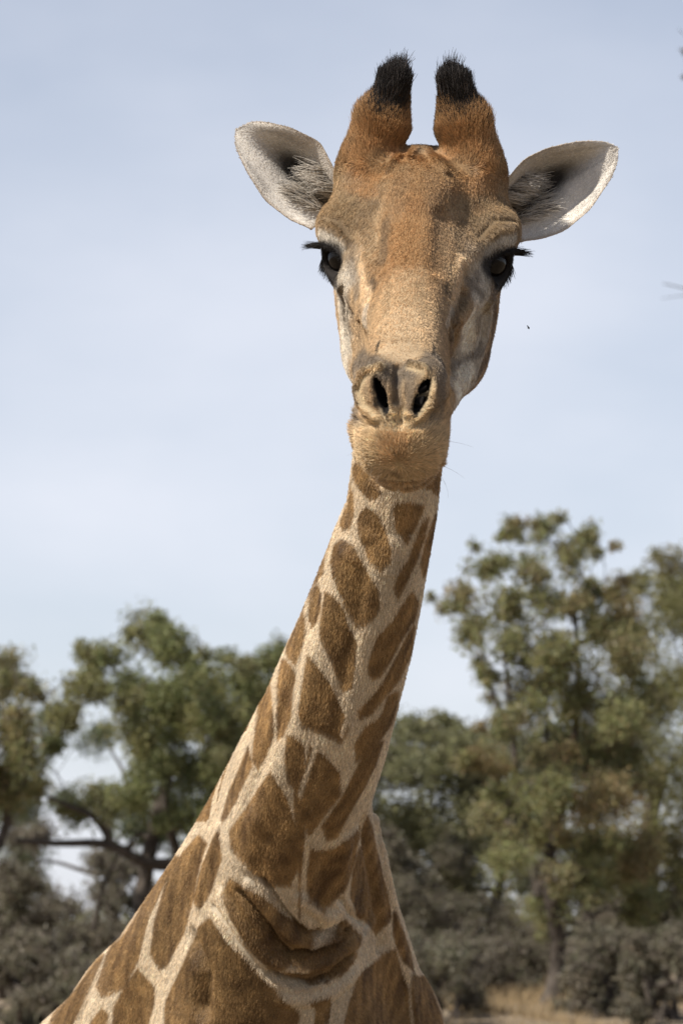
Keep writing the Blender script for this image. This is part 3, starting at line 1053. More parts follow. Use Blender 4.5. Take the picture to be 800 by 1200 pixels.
# whiskers round the lips
hv = to_head(V)
m = np.where((hv[:, 2] > .24) & (hv[:, 1] < -.035) & (V[:, 1] < 4.0))[0]
k = rng.choice(m, 45)
dd = unit(VN[k] * 1.0 + np.array((0, 0, -.25)) + rng.normal(size=(45, 3)) * .25)
hair_object('whiskers', dict(root=V[k], d0=dd, d1=unit(dd + np.array((0, 0, -.6)) + rng.normal(size=(45, 3)) * .3), len=rng.uniform(.02, .04, 45),
                             col=np.tile((.22, .16, .10), (45, 1)), rad=np.full(45, .00014), k=6, tip=.3), giraffe, M_FUR)

# mane: short brush along the back of the neck
mr, md = [], []
for i in range(4, 13):
    for q in np.linspace(0, 1, 60):
        A = NP_[i] + (NP_[i + 1] - NP_[i]) * q
        e2 = unit(E2[i] + (E2[i + 1] - E2[i]) * q)
        if e2[1] < 0: e2 = -e2
        rr_ = NR[i, 1] + (NR[i + 1, 1] - NR[i, 1]) * q
        for _ in range(7):
            mr.append(A + e2 * rr_ * .985 + np.array((1, 0, 0)) * rng.normal() * .008)
            md.append(unit(e2 + rng.normal(size=3) * .12))
mr, md = np.array(mr), np.array(md)
hair_object('mane', dict(root=mr, d0=md, d1=unit(md + rng.normal(size=mr.shape) * .2), len=rng.uniform(.04, .075, len(mr)),
                         col=np.array((.16, .075, .035)) * rng.uniform(.6, 1.4, (len(mr), 1)), rad=np.full(len(mr), .0007), k=4), giraffe, M_FUR)


# ---- eyes ---------------------------------------------------------------------
def uv_ball(c, r, nu=28, nv=18, sc=(1, 1, 1)):
    Vv, Ff = [], []
    for j in range(nv + 1):
        th = math.pi * j / nv
        for i in range(nu):
            ph = 2 * math.pi * i / nu
            Vv.append((c[0] + r * sc[0] * math.sin(th) * math.cos(ph), c[1] + r * sc[1] * math.sin(th) * math.sin(ph), c[2] + r * sc[2] * math.cos(th)))
    for j in range(nv):
        for i in range(nu):
            a, b = j * nu + i, j * nu + (i + 1) % nu
            Ff.append((a, a + nu, b + nu, b))
    return np.array(Vv), np.array(Ff)


for sx in (-1, 1):
    c = from_head(EYE_C * np.array((sx, 1, 1)))
    ev, ef = uv_ball(c, .0262)
    mesh_np('eye', ev, ef, M_EYE, giraffe)
    # upper lashes, lower lashes
    ctr = EYE_C
    e = EYE_E
    fw = unit(np.cross(e, np.array((0, 1, 0)))); upv = unit(np.cross(fw, e))
    if upv[1] < 0: upv = -upv
    if fw[2] < 0: fw = -fw
    roots, ds, d2s, ln = [], [], [], []
    for q in range(320):
        th = rng.uniform(.10, .92) * math.pi            # pi is the rear corner
        x, y = math.cos(th) * .026, math.sin(th) * .0165 + .002
        p = ctr + e * (.0225 + .004 * math.sin(th)) + fw * x + upv * y
        rear = .5 - .5 * math.cos(th)
        out = e * .35 - fw * (.9 * rear) + np.array((.75, .05, 0)) + upv * .25
        roots.append(p); ds.append(unit(out + rng.normal(size=3) * .16)); d2s.append(unit(out + upv * -.85 + rng.normal(size=3) * .30))
        ln.append(rng.uniform(.6, 1.1) * (.013 + .012 * rear))
    for q in range(200):
        th = -rng.uniform(.1, .9) * math.pi
        x, y = math.cos(th) * .023, math.sin(th) * .0165
        p = ctr + e * .023 + fw * x + upv * y
        out = e * .25 + np.array((.05, -1.0, .1))
        roots.append(p); ds.append(unit(out + rng.normal(size=3) * .15)); d2s.append(unit(out + rng.normal(size=3) * .25))
        ln.append(rng.uniform(.006, .015))
    flip = np.array((sx, 1, 1))
    rw = from_head(np.array(roots) * flip); dw = (np.array(ds) * flip) @ HM; d2w = (np.array(d2s) * flip) @ HM
    n_ = len(rw)
    hair_object('eyelashes', dict(root=rw, d0=dw, d1=d2w, len=np.array(ln), col=np.tile(BLACK, (n_, 1)) * rng.uniform(.5, 1.6, (n_, 1)), rad=np.full(n_, .00042), k=6, tip=.15),
                giraffe, M_LASH)

# ---- ears ---------------------------------------------------------------------
EARS = [((380, 240), (277, 150), (.66, .75), [(-.06, 30), (.1, 36), (.37, 51), (.65, 41), (.85, 28), (.94, 19), (1.0, 0)],
         [(-.06, 31), (.13, 40), (.41, 42), (.69, 30), (.88, 18), (.95, 11), (1.0, 0)], -1),
        ((598, 250), (724, 172), (-.53, .85), [(-.06, 30), (.1, 35), (.30, 45), (.5, 42), (.75, 30), (.9, 18), (.96, 11), (1.0, 0)],
         [(-.06, 33), (.08, 44), (.28, 51), (.55, 45), (.83, 26), (.94, 14), (1.0, 0)], 1)]
for bpx, tpx, wd, up_, lo_, sx in EARS:
    w = 4.10
    s = .00025 * w
    Bp = at(*bpx, w); Tp = at(*tpx, w + .0)
    Ld = Tp - Bp; ln_ = np.linalg.norm(Ld); Ld /= ln_
    Wd = unit(RIGHT * wd[0] + UP * wd[1]); Wd = unit(Wd - Ld * (Wd @ Ld))
    Nd = np.cross(Ld, Wd)
    if Nd @ FWD > 0: Nd = -Nd
    NU, NVV = 70, 56
    U = -.06 + 1.06 * (1 - (1 - np.linspace(0, 1, NU)) ** 1.6)
    W_ = np.sin(np.linspace(-1, 1, NVV) * math.pi / 2)
    up_, lo_ = np.array(up_), np.array(lo_)

    def cat(u, tab):
        # smooth interpolation through the outline table (round tip)
        x = np.interp(u, tab[:, 0], tab[:, 1])
        return x
    us = np.array(U)
    wu = cat(us, up_); wl = cat(us, lo_)
    ker = np.array([1, 2, 3, 2, 1]) / 9.
    for _ in range(3):
        pad = np.pad(wu, 2, mode='edge'); wu2 = np.convolve(pad, ker, 'valid'); wu2[-1] = 0; wu = wu2
        pad = np.pad(wl, 2, mode='edge'); wl2 = np.convolve(pad, ker, 'valid'); wl2[-1] = 0; wl = wl2
    uu, vv = np.meshgrid(us, W_, indexing='ij')
    off = np.where(vv > 0, vv * wu[:, None], vv * wl[:, None]) * s
    taper = smooth(1.02, .55, uu)
    deep = smooth(.98, .25, uu)
    cup = -.040 * deep * np.exp(-((vv - .25) / .33) ** 2) - .012 * deep * (1 - vv * vv)
    lipf = .020 * taper * smooth(.45, 1.0, vv) + .006 * taper * smooth(-.6, -1, vv)
    curve = .016 * (uu ** 2)
    thick = .0045 * (1 - .75 * np.abs(vv) ** 4) * (1 - .6 * smooth(.6, 1, uu))
    base = Bp + Ld * (uu * ln_)[..., None] + Wd * off[..., None]
    front = base + Nd * (cup + lipf - curve)[..., None]
    back = front - Nd * (thick + .003)[..., None]
    n1 = NU * NVV
    Ve = np.concatenate([front.reshape(-1, 3), back.reshape(-1, 3)])
    q0 = (np.arange(NU - 1)[:, None] * NVV + np.arange(NVV - 1)[None]).ravel()
    fq = np.stack([q0, q0 + 1, q0 + 1 + NVV, q0 + NVV], 1)
    bq = fq[:, ::-1] + n1
    rim = [i * NVV for i in range(NU)] + [(NU - 1) * NVV + j for j in range(1, NVV)] + [i * NVV + NVV - 1 for i in range(NU - 2, -1, -1)] + [j for j in range(NVV - 2, 0, -1)]
    rim = np.array(rim); rn = np.roll(rim, -1)
    rq = np.stack([rim, rn, rn + n1, rim + n1], 1)
    Fe = np.concatenate([fq, bq, rq])
    tr_ = np.concatenate([Fe[:, [0, 1, 2]], Fe[:, [0, 2, 3]]])
    # orient: front faces along Nd
    nf = np.cross(Ve[fq[0, 1]] - Ve[fq[0, 0]], Ve[fq[0, 2]] - Ve[fq[0, 0]])
    if nf @ Nd < 0: Fe = Fe[:, ::-1]; tr_ = tr_[:, ::-1]
    EN = vnormals(Ve, tr_)
    fu, fv = uu.ravel(), vv.ravel()

    def ear_col(u, v, isfront, P):
        c = np.tile((.72, .67, .60), (len(u), 1)) * (1 + .10 * wobble(P, 90, 41) + .10 * wobble(P, 300, 42))[:, None]
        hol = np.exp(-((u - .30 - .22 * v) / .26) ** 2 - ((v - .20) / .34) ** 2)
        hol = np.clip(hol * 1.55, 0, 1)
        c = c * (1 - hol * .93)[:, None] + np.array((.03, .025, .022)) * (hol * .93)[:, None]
        vein = smooth(.80, .98, np.sin(v * 8 + u * 3 + 1.2 * wobble(P, 30, 46))) * smooth(.3, .5, u) * .16
        c = c * (1 - vein)[:, None]
        edge = smooth(.90, 1.0, np.abs(v)) * .5
        c = c * (1 - edge)[:, None] + np.array((.34, .24, .14)) * edge[:, None]
        fold_shade = smooth(.55, .75, v) * smooth(.95, .6, u) * .35  # brownish strip: shade of the upper fold painted into the ear colour
        c = c * (1 - fold_shade)[:, None] + np.array((.33, .27, .21)) * fold_shade[:, None]
        b = np.tile((.42, .30, .18), (len(u), 1))
        return np.where(isfront[:, None], c, b)
    isf = np.concatenate([np.ones(n1, bool), np.zeros(n1, bool)])
    ec = ear_col(np.tile(fu, 2), np.tile(fv, 2), isf, Ve)
    ear = mesh_np('ear', Ve, Fe, M_SKIN, giraffe, ec * .8)
    # short velvet on both sides
    q = 26000
    P_, N_, ti = scatter(Ve, tr_, EN, np.full(len(tr_), 1.1e6), rng)
    d_ = ((P_ - Bp) @ Ld) / ln_
    isb = ((P_ - (base[0, 0] * 0 + P_)) @ Nd) > 1  # placeholder
    isfr = (N_ @ Nd) > 0
    # v from offset
    o_ = (P_ - Bp) @ Wd
    wu_i = np.interp(d_, us, wu) * s + 1e-4; wl_i = np.interp(d_, us, wl) * s + 1e-4
    v_ = np.clip(np.where(o_ > 0, o_ / wu_i, o_ / wl_i), -1, 1)
    cc = ear_col(d_, v_, isfr, P_) * rng.lognormal(0, .15, (len(P_), 1)) * (1 + .12 * wobble(P_, 700, 44))[:, None]
    fl = np.tile(Ld * .9, (len(P_), 1)) - Wd * .3 * np.sign(v_)[:, None] + rng.normal(size=P_.shape) * .3
    fl = fl - N_ * (fl * N_).sum(1, keepdims=True); fl = unit(fl)
    hair_object('ear_velvet', dict(root=P_ - N_ * .0005, d0=unit(fl + N_ * .5), d1=fl, len=rng.uniform(.0018, .0042, len(P_)), col=cc, rad=np.full(len(P_), .0004), k=3), ear if False else giraffe, M_FUR)
    # long pale fringe fanning from the front edge into the hollow
    n_ = 1400
    u_ = rng.uniform(-.02, .26, n_); v_ = rng.uniform(-.35, .75, n_) * (1 - .2 * u_)
    ui = np.clip(np.searchsorted(us, u_), 0, NU - 1); vi = np.clip(np.searchsorted(W_, v_), 0, NVV - 1)
    near = u_ < .30
    rt = front[ui, vi]
    fn = EN[:n1].reshape(NU, NVV, 3)[ui, vi]
    dd = unit(Ld[None] * .55 + Nd[None] * .5 - Wd[None] * .25 + fn * .2 + rng.normal(size=(n_, 3)) * .18)
    d2 = unit(Ld[None] * .8 - Wd[None] * .55 + Nd[None] * .05 + rng.normal(size=(n_, 3)) * .22)
    shade = np.where(rng.random(n_) < .75, 1.15, .25)
    hair_object('ear_fringe', dict(root=rt, d0=dd, d1=d2, len=rng.uniform(.015, .038, n_), col=np.array((.62, .57, .50)) * (shade * rng.uniform(.7, 1.15, n_))[:, None],
                                   rad=np.full(n_, .0005), k=5), giraffe, M_FUR)
print('ears', round(time.time() - T0, 1))

# ================================================================== INSECT
ip = at(618.5, 383.5, 4.0)
ax = unit(RIGHT * .5 - UP * .85 + FWD * .15)
iv, if_ = uv_ball((0, 0, 0), 1, 12, 8)
sd_ = unit(np.cross(ax, FWD)); th_ = np.cross(ax, sd_)
fly = empty('flying_insect', tuple(ip))
tag(fly, 'tiny black insect flying in the sky right of the giraffe face', 'insect')
for nm, o, l, r_ in (('abdomen', .0010, .0016, .0008), ('thorax', -.0007, .0010, .0008), ('head', -.0020, .0006, .0006)):
    P_ = ip + ax * o + iv[:, :1] * l * ax + iv[:, 1:2] * r_ * sd_ + iv[:, 2:] * r_ * th_
    mesh_np(nm, P_, if_, M_INSECT, fly)
for s_ in (-1, 1):
    out_ = unit(ax * .9 + sd_ * s_ * .45 - FWD * .4)
    wv = []
    for t_ in np.linspace(0, 1, 7):
        wd_ = .0006 * math.sin(math.pi * min(1, t_ * .9 + .1)) + .00005
        pp = ip - ax * .0005 + out_ * t_ * .0024
        wv += [pp + sd_ * wd_ + th_ * 5e-5, pp - sd_ * wd_ + th_ * 5e-5]
    wf = [(2 * i, 2 * i + 1, 2 * i + 3, 2 * i + 2) for i in range(6)]
    mesh_np('wing', np.array(wv), np.array(wf), M_WING, fly)


# ================================================================== TREES
def tube(paths, sides=5):
    """paths: list of (pts (k,3), radii (k,))"""
    VV, FF = [], []; base = 0
    cs = np.array([(math.cos(2 * math.pi * i / sides), math.sin(2 * math.pi * i / sides)) for i in range(sides)])
    for pts, rad in paths:
        pts = np.asarray(pts); rad = np.asarray(rad)
        k = len(pts)
        tg = unit(np.gradient(pts, axis=0))
        ref = np.where(np.abs(tg[:, 2:3]) > .9, np.array([[1.0, 0, 0]]), np.array([[0, 0, 1.0]]))
        u = unit(np.cross(tg, ref)); v = np.cross(tg, u)
        ring = pts[:, None] + rad[:, None, None] * (u[:, None] * cs[None, :, :1] + v[:, None] * cs[None, :, 1:])
        VV.append(ring.reshape(-1, 3))
        i = np.arange(k - 1)[:, None] * sides; j = np.arange(sides)[None]
        a = base + i + j; b = base + i + (j + 1) % sides
        FF.append(np.stack([a, b, b + sides, a + sides], -1).reshape(-1, 4))
        base += k * sides
    return np.concatenate(VV), np.concatenate(FF)


def curve_between(A, B, r, bend=.12, k=7, sag=0.0):
    t = np.linspace(0, 1, k)[:, None]
    L = np.linalg.norm(B - A)
    o1, o2 = r.normal(size=3) * bend * L, r.normal(size=3) * bend * L
    p = A + (B - A) * t + o1 * np.sin(math.pi * t) * .6 + o2 * np.sin(2 * math.pi * t) * .4
    p[:, 2] += (sag * L * np.sin(math.pi * t))[:, 0]
    return p


def leaf_mesh(C, size, r, aspect=.45):
    """one bent leaf (2 quads) at each point"""
    n = len(C)
    d = unit(r.normal(size=(n, 3)) + np.array((0, 0, -.25)))
    u = unit(np.cross(d, r.normal(size=(n, 3))))
    nn = np.cross(d, u)
    L = (size * r.uniform(.6, 1.3, n))[:, None]; W = L * aspect * r.uniform(.7, 1.2, (n, 1))
    p0 = C; p3 = C + d * L - nn * L * .12
    m = C + d * L * .45 + nn * L * .06
    a, b = m + u * W * .5, m - u * W * .5
    VV = np.stack([p0, a, p3, b], 1).reshape(-1, 3)
    i = np.arange(n)[:, None] * 4
    FF = i + np.array([[0, 1, 2, 3]])
    return VV, FF


def make_tree(name, label, base_px, base_w, clumps, depth, greens, n_leaf, leaf, trunk_r, seed, group, limbs=None, twig_mat=None, fork=.35, spread=1.15, cat='tree', twigs=9, n_stems=1):
    """clumps: (px, py, r_px) -> leaf clumps at depth base_w +- depth, limbs grown from the trunk to every clump"""
    r = np.random.default_rng(seed)
    B = at(base_px, 1000, base_w); B[2] = ground_z(B[0], B[1]) - .08
    cl = []
    for px, py, rp_ in clumps:
        w = base_w + r.normal() * depth * .5
        cl.append((at(px, py, w), rp_ * .00025 * w))
        if cat == 'tree' and rp_ > 13:
            for _ in range(2):
                a_ = r.uniform(0, 6.28); q_ = r.uniform(.5, 1.0) * rp_
                w = base_w + r.normal() * depth * .6
                cl.append((at(px + q_ * math.cos(a_), py + q_ * math.sin(a_) * .8, w), rp_ * r.uniform(.4, .65) * .00025 * w))
    C = np.array([c for c, _ in cl]); Rr = np.array([x for _, x in cl])
    root = empty(name, tuple(B))
    tag(root, label, cat, group)
    # skeleton: grow from the trunk, every clump hooks to the nearest node below/inside it
    paths = []
    nodes_p, nodes_r = [], []
    topz = C[:, 2].min() + fork * (C[:, 2].max() - C[:, 2].min())
    ctr = C.mean(0)
    stems = []
    for s_ in range(n_stems):
        tip = np.array((B[0] + (ctr[0] - B[0]) * .7, B[1] + (ctr[1] - B[1]) * .7, topz))
        st = B.copy()
        if n_stems > 1:
            j = C[r.integers(len(C))]
            tip = B + (j - B) * r.uniform(.5, .8); st = B + np.array((r.normal() * .12, r.normal() * .12, 0))
        stems.append((st, tip))
    for st, tip in stems:
        p = curve_between(st, tip, r, .10, 11)
        rad = np.linspace(trunk_r, trunk_r * .5, 11); rad[0] *= 1.35
        paths.append((p, rad))
        for q, rq in zip(p[3:], rad[3:]): nodes_p.append(q); nodes_r.append(rq)
    if limbs:
        for lp in limbs:
            p = np.array([at(px, py, base_w + dw) for px, py, dw in lp[1]])
            tt = np.linspace(0, 1, len(p)); t2 = np.linspace(0, 1, 14)
            p = np.stack([np.interp(t2, tt, p[:, k]) for k in range(3)], 1)
            for _ in range(2): p[1:-1] = (p[:-2] + 2 * p[1:-1] + p[2:]) / 4
            rad = np.linspace(lp[0], lp[0] * .35, 14)
            paths.append((p, rad))
            for q, rq in zip(p[2:], rad[2:]): nodes_p.append(q); nodes_r.append(rq)
    order = np.argsort(np.linalg.norm(C - np.array(nodes_p[-1]), axis=1))
    order = np.argsort([np.min(np.linalg.norm(np.array(nodes_p) - c, axis=1)) for c in C])
    for i in order:
        NPp = np.array(nodes_p)
        dz = np.maximum(0, NPp[:, 2] - C[i][2]) * 1.5
        cost = np.linalg.norm(NPp - C[i], axis=1) + dz
        j = int(np.argmin(cost))
        p = curve_between(NPp[j], C[i], r, .14, 8, .05)
        r0 = min(nodes_r[j] * .75, .012 + .03 * Rr[i] + .5 * trunk_r * .25)
        rad = np.linspace(r0, max(.006, r0 * .35), 8)
        paths.append((p, rad))
        for q, rq in zip(p[2:], rad[2:]): nodes_p.append(q); nodes_r.append(rq)
    # twigs inside the clumps
    tp = []; tips = []
    for c, rr_ in zip(C, Rr):
        for _ in range(twigs):
            d = r.normal(size=3); d /= np.linalg.norm(d)
            e_ = c + d * rr_ * r.uniform(.45, 1.55) * np.array((1, 1.2, .85))
            s_ = c + r.normal(size=3) * rr_ * .15
            p = curve_between(s_, e_, r, .12, 5)
            tp.append((p, np.linspace(.007, .003, 5) * (1.7 if cat == 'bush' else 1)))
            tips.append((p, rr_))
    tv, tf = tube(paths, 7)
    mesh_np('trunk', tv, tf, M_BARK, root)
    wv, wf = tube(tp, 3)
    joined(mesh_np('twigs', wv, wf, twig_mat or M_TWIG, root))
    # leaves along the twigs, denser towards the ends
    share = Rr ** 2 / (Rr ** 2).sum()
    LC, LT = [], []
    tw = {}
    for ci in range(len(C)):
        n = int(n_leaf * share[ci])
        own = tips[ci * twigs:(ci + 1) * twigs]
        pick = r.integers(0, twigs, n)
        tpos = r.beta(2.2, 1.2, n)
        P = np.zeros((n, 3))
        for q in range(twigs):
            mm = pick == q
            if not mm.any(): continue
            p = own[q][0]
            x = tpos[mm] * (len(p) - 1); k = np.minimum(x.astype(int), len(p) - 2); f = (x - k)[:, None]
            P[mm] = p[k] * (1 - f) + p[k + 1] * f
        P += np.clip(r.normal(size=(n, 3)), -1.5, 1.5) * Rr[ci] * spread * .30
        g = np.array(greens)
        base_c = g[r.choice(len(g), p=[.45] + [.55 / (len(g) - 1)] * (len(g) - 1))] * .5 + g[0] * .5
        cc = base_c[None] * .6 + g[r.integers(0, len(g), n)] * .4
        LC.append(P); LT.append(cc * r.uniform(.7, 1.35, (n, 1)))
    LC = np.concatenate(LC); LT = np.concatenate(LT)
    lv, lf = leaf_mesh(LC, leaf, r)
    o = joined(mesh_np('crown', lv, lf, M_LEAF, root, np.repeat(LT, 4, 0), smooth_shade=False))
    return root


G_OLIVE = [(.185, .20, .078), (.25, .235, .088), (.13, .145, .075), (.30, .23, .11), (.21, .165, .10), (.27, .15, .085)]
G_GREEN = [(.165, .188, .072), (.22, .222, .082), (.12, .137, .066), (.26, .22, .09), (.18, .145, .085)]
G_GREY = [(.12, .105, .08), (.165, .14, .11), (.12, .12, .08), (.125, .095, .07), (.21, .185, .15)]
G_BUSH = [(.125, .112, .072), (.165, .142, .10), (.11, .118, .062), (.15, .112, .076), (.21, .18, .14)]
G_RED = [(.22, .095, .07), (.18, .11, .07), (.16, .13, .075)]
TG = 'trees behind the giraffe'

make_tree('leafy_tree', 'round green tree behind the giraffe neck with a bent dark limb on its left side', 215, 33,
          [(175, 742, 26), (205, 758, 28), (125, 768, 24), (98, 800, 26), (150, 808, 30), (200, 810, 34), (245, 800, 30), (285, 792, 26), (305, 828, 32),
           (250, 848, 38), (202, 860, 36), (160, 855, 26), (75, 842, 22), (215, 905, 32), (252, 905, 32), (120, 938, 24), (158, 930, 26), (200, 950, 26),
           (88, 952, 18), (315, 775, 20), (270, 945, 30), (62, 875, 14), (290, 880, 34), (180, 890, 20), (230, 955, 30), (185, 725, 12), (265, 770, 12), (240, 765, 10)],
          1.6, G_GREEN, 70000, .048, .11, 11, TG,
          limbs=[(.075, [(228, 1010, 0), (190, 1015, -.3), (160, 1010, -.5), (130, 985, -.6), (75, 990, -.8), (20, 985, -1)]),
                 (.08, [(225, 1060, 0), (170, 1085, .2), (130, 1110, .4), (105, 1160, .5)]),
                 (.06, [(215, 1020, 0), (195, 960, -.2), (190, 900, -.2)]), (.05, [(240, 1020, 0), (262, 960, .4), (270, 900, .5)]),
                 (.04, [(130, 985, -.6), (110, 955, -.6), (70, 940, -.6), (40, 925, -.5)]), (.03, [(110, 1090, .4), (120, 1040, .4), (140, 1000, .4)])])
make_tree('leafy_tree', 'green tree cut by the left edge, its crown tips beside the sky', -45, 32,
          [(0, 778, 24), (22, 800, 22), (8, 850, 30), (25, 888, 22), (5, 922, 28), (38, 925, 16), (-40, 800, 40), (-60, 860, 50), (-30, 910, 40), (48, 815, 12)],
          1.2, G_OLIVE, 24000, .048, .07, 12, TG)
make_tree('leafy_tree', 'dense grey green tree just right of the giraffe neck, lower than the big tree', 505, 41,
          [(470, 862, 24), (510, 852, 22), (545, 872, 26), (460, 905, 34), (520, 912, 38), (562, 908, 30), (450, 965, 36), (500, 972, 40), (550, 968, 38), (590, 950, 28),
           (430, 900, 30), (490, 890, 30), (400, 930, 40), (470, 1020, 30), (530, 1015, 30), (528, 845, 12)],
          1.6, [(.165, .165, .075), (.20, .19, .085), (.20, .17, .11), (.13, .135, .075)], 45000, .06, .14, 13, TG)
make_tree('leafy_tree', 'tall open olive green tree with sky showing between its branches', 640, 33,
          [(640, 618, 17), (600, 624, 16), (690, 626, 18), (570, 660, 22), (622, 662, 22), (668, 658, 20), (540, 702, 18), (520, 712, 12), (592, 708, 26), (640, 708, 26),
           (690, 700, 26), (560, 742, 22), (612, 760, 30), (665, 762, 32), (705, 745, 26), (572, 788, 16), (622, 808, 32), (680, 812, 36), (596, 848, 24), (642, 868, 32),
           (692, 868, 38), (562, 852, 9), (660, 925, 34), (702, 935, 38), (622, 928, 24), (585, 900, 16), (640, 980, 26), (690, 990, 34), (735, 900, 34), (735, 820, 30),
           (610, 612, 9), (655, 606, 9), (700, 650, 10), (505, 700, 7), (555, 640, 8), (560, 775, 9), (575, 815, 9), (600, 980, 16), (655, 1030, 20), (720, 640, 8), (728, 722, 26), (738, 772, 28), (722, 690, 16), (730, 850, 30), (600, 1010, 26), (570, 960, 20), (690, 1040, 30), (640, 1070, 26), (740, 1000, 34), (760, 1060, 30), (560, 890, 20), (580, 940, 22)],
          1.5, G_OLIVE, 84000, .048, .10, 14, TG,
          limbs=[(.05, [(632, 1050, 0), (610, 960, .2), (600, 860, .3), (590, 760, .3)]), (.055, [(635, 1040, 0), (660, 930, -.2), (680, 820, -.3), (672, 700, -.2)]),
                 (.03, [(600, 860, .3), (570, 800, .3), (560, 720, .2)]), (.03, [(640, 960, 0), (640, 850, .3), (638, 720, .3)])], fork=.2)
make_tree('leafy_tree', 'low grey green tree behind the thin trunks at centre right', 585, 43,
          [(555, 880, 30), (600, 870, 30), (640, 900, 34), (575, 930, 34), (620, 950, 34), (560, 985, 34), (610, 1010, 30), (650, 980, 34), (545, 1040, 30), (640, 1050, 24), (500, 1050, 30)],
          1.5, [(.16, .165, .09), (.19, .18, .11), (.13, .14, .085), (.20, .16, .11)], 42000, .05, .10, 18, TG)
make_tree('leafy_tree', 'dark green tree behind the round tree, its top just above the bent limb at left', 90, 42,
          [(30, 900, 30), (60, 850, 22), (20, 950, 34), (75, 930, 20), (110, 870, 22), (290, 905, 36), (265, 960, 34), (240, 1000, 34), (180, 985, 26), (300, 860, 30), (320, 810, 26), (330, 760, 16), (20, 1010, 30), (150, 960, 26)],
          1.5, [(.13, .15, .075), (.17, .175, .085), (.10, .12, .07), (.16, .13, .085)], 40000, .05, .10, 19, TG)
make_tree('leafy_tree', 'dense yellowish green tree filling the right edge of the picture', 775, 37,
          [(790, 662, 22), (752, 684, 18), (782, 715, 38), (745, 765, 36), (795, 800, 46), (745, 845, 42), (795, 890, 46), (735, 915, 40), (785, 970, 42), (730, 1000, 40),
           (830, 720, 50), (850, 820, 60), (840, 930, 60), (760, 1040, 40), (810, 1040, 40), (770, 650, 9), (735, 705, 10)],
          1.8, [(.17, .165, .06), (.22, .19, .07), (.13, .14, .06), (.18, .14, .075)], 70000, .048, .15, 15, TG)
make_tree('leafy_tree', 'small reddish brown leaved tree between two olive trees at right', 712, 35,
          [(708, 905, 26), (722, 925, 20), (695, 940, 20), (715, 880, 14)], .5, G_RED, 2600, .05, .05, 16, TG)
make_tree('bare_tree', 'tall bare tree mostly beyond the right edge, faint twigs at upper right', 960, 34,
          [(905, 60, 30), (870, 110, 24), (930, 150, 50), (960, 250, 60), (880, 330, 30), (990, 120, 60), (960, 420, 60), (800, 60, 8), (800, 92, 7)],
          1.0, G_GREY, 900, .05, .14, 17, TG,
          limbs=[(.016, [(960, 250, 0), (900, 130, 0), (840, 80, 0), (796, 90, 0)]), (.009, [(850, 86, 0), (812, 50, 0), (794, 34, 0)]),
                 (.014, [(955, 420, 0), (880, 365, 0), (830, 345, 0), (776, 332, 0)]), (.006, [(830, 346, 0), (800, 346, 0), (774, 350, 0)])])

# grey thicket in front of and below the trees
BG = 'grey bushes under the trees'
BUSH = [  # px, distance, half-width px, top py, leaves, label
    (12, 36, 50, 1000, 11000, 'grey twiggy bush in the lower left corner'),
    (60, 38, 50, 1040, 7000, 'thin grey bush second from the left edge, sky showing above it'),
    (115, 36.5, 50, 1075, 10000, 'low grey bush just left of the giraffe shoulder'),
    (175, 38.5, 60, 1040, 11000, 'grey bush partly behind the giraffe shoulder on the left'),
    (450, 38, 50, 960, 14000, 'tall grey brown bush touching the right side of the giraffe neck'),
    (500, 37, 50, 1010, 13000, 'grey brown bush right of the giraffe shoulder'),
    (545, 40, 55, 975, 14000, 'grey bush behind the one right of the giraffe shoulder'),
    (588, 36.5, 40, 1085, 7000, 'low pale bush left of the thin trunk at right'),
    (618, 43, 50, 1075, 8000, 'far low bush in the gap behind the thin trunk at right'),
    (672, 38, 55, 990, 15000, 'grey green bush below the reddish tree'),
    (722, 36.5, 50, 1050, 12000, 'brownish bush in front of the right edge tree'),
    (765, 39, 60, 985, 15000, 'dark grey green bush under the right edge tree'),
    (806, 37, 50, 1030, 12000, 'grey bush cut by the right edge near the bottom'),
    (505, 29, 50, 1085, 14000, 'low brown scrub at the bottom just right of the giraffe shoulder'),
    (712, 29.6, 50, 1085, 14000, 'grey brown scrub at the bottom below the reddish tree'),
    (778, 29, 55, 1075, 15000, 'wide low scrub at the lower right corner'),
    (30, 29, 60, 1090, 14000, 'dark low scrub at the lower left corner left of the giraffe'),
    (105, 29.6, 45, 1110, 12000, 'low scrub at the bottom touching the giraffe rump'),
    (140, 38, 45, 985, 7000, 'tall thin grey bush under the bent limb of the round tree'),
    (35, 39, 50, 960, 8000, 'tall thin grey bush at left under the cut off tree'),
]
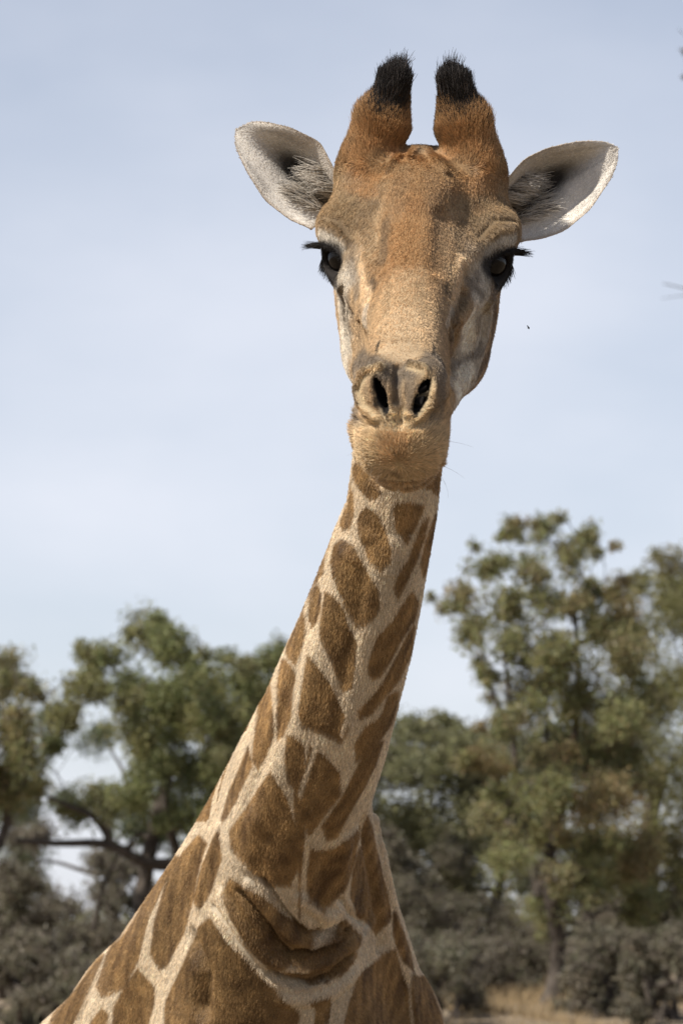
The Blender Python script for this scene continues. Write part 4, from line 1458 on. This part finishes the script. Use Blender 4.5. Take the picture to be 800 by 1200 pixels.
for k, (px, w, rp_, top_, nl_, lab) in enumerate(BUSH):
    r = np.random.default_rng(100 + k)
    gy_ = 1100 + (CAM_Z - float(ground_z(0, w))) / (.00025 * w)
    cl = []
    for q in range(22):
        a = r.uniform(0, 1) ** .8
        wd = rp_ * (.35 + .65 * math.sin(math.pi * min(.95, .25 + a * .7)))
        cl.append((px + r.uniform(-1, 1) * wd, gy_ - 8 - a * (gy_ - 8 - top_ - 14), r.uniform(12, 22)))
    make_tree('thicket_bush', lab, px, w, cl, 1.2, G_BUSH, int(nl_ * .95), .046, .045, 200 + k, BG, fork=.1, cat='bush', twigs=22, n_stems=6, spread=1.0)

# distant treeline, reads as one mass
r = np.random.default_rng(55)
n = 110000
X = r.uniform(-60, 60, n); Yd = r.uniform(58, 80, n)
Hh = 1.3 + .3 * np.sin(X * .35 + 1) + .25 * np.sin(X * .9) + .2 * np.sin(X * 2.1 + 2)
LC = np.stack([X, Yd, ground_z(X, Yd) + Hh * r.beta(1.3, 1.1, n) + r.normal(size=n) * .08], 1)
lv, lf = leaf_mesh(LC, .14, r, .6)
tcol = np.array(G_GREY)[r.integers(0, 4, n)] * .5 + np.array(G_GREEN)[r.integers(0, 4, n)] * .5
tag(mesh_np('distant_bushland', lv, lf, M_LEAF, None, np.repeat(tcol, 4, 0), smooth_shade=False), 'distant bushland along the horizon behind the trees', kind='stuff')

# dry grass
r = np.random.default_rng(56)
n = 36000
Yd = r.uniform(22, 52, n); X = r.uniform(.025, .085, n) * Yd
X = X + .5 * np.sin(X * 3 + Yd)
tu = r.normal(size=(n // 20, 2)) * .0
lnh = r.uniform(.06, .24, n)
b_ = np.stack([X + r.normal(size=n) * .05, Yd, ground_z(X, Yd) - .08], 1)
d_ = unit(np.stack([r.normal(size=n) * .3, r.normal(size=n) * .3, np.ones(n)], 1))
sd2 = unit(np.cross(d_, r.normal(size=(n, 3)))) * .006
m_ = b_ + d_ * (lnh * .55)[:, None]; t_ = b_ + (d_ + unit(r.normal(size=(n, 3))) * .3) * lnh[:, None]
gv = np.stack([b_ - sd2, b_ + sd2, m_ + sd2 * .7, m_ - sd2 * .7, t_ + sd2 * .15, t_ - sd2 * .15], 1).reshape(-1, 3)
i6 = np.arange(n)[:, None] * 6
gf = np.concatenate([i6 + np.array([[0, 1, 2, 3]]), i6 + np.array([[3, 2, 4, 5]])])
gc = np.array((.36, .265, .15)) * r.uniform(.6, 1.25, (n, 1))
tag(mesh_np('dry_grass', gv, gf, M_GRASS, None, np.repeat(gc, 6, 0), smooth_shade=False), 'dry golden grass under the trees at the bottom right', kind='stuff')
print('done', round(time.time() - T0, 1))
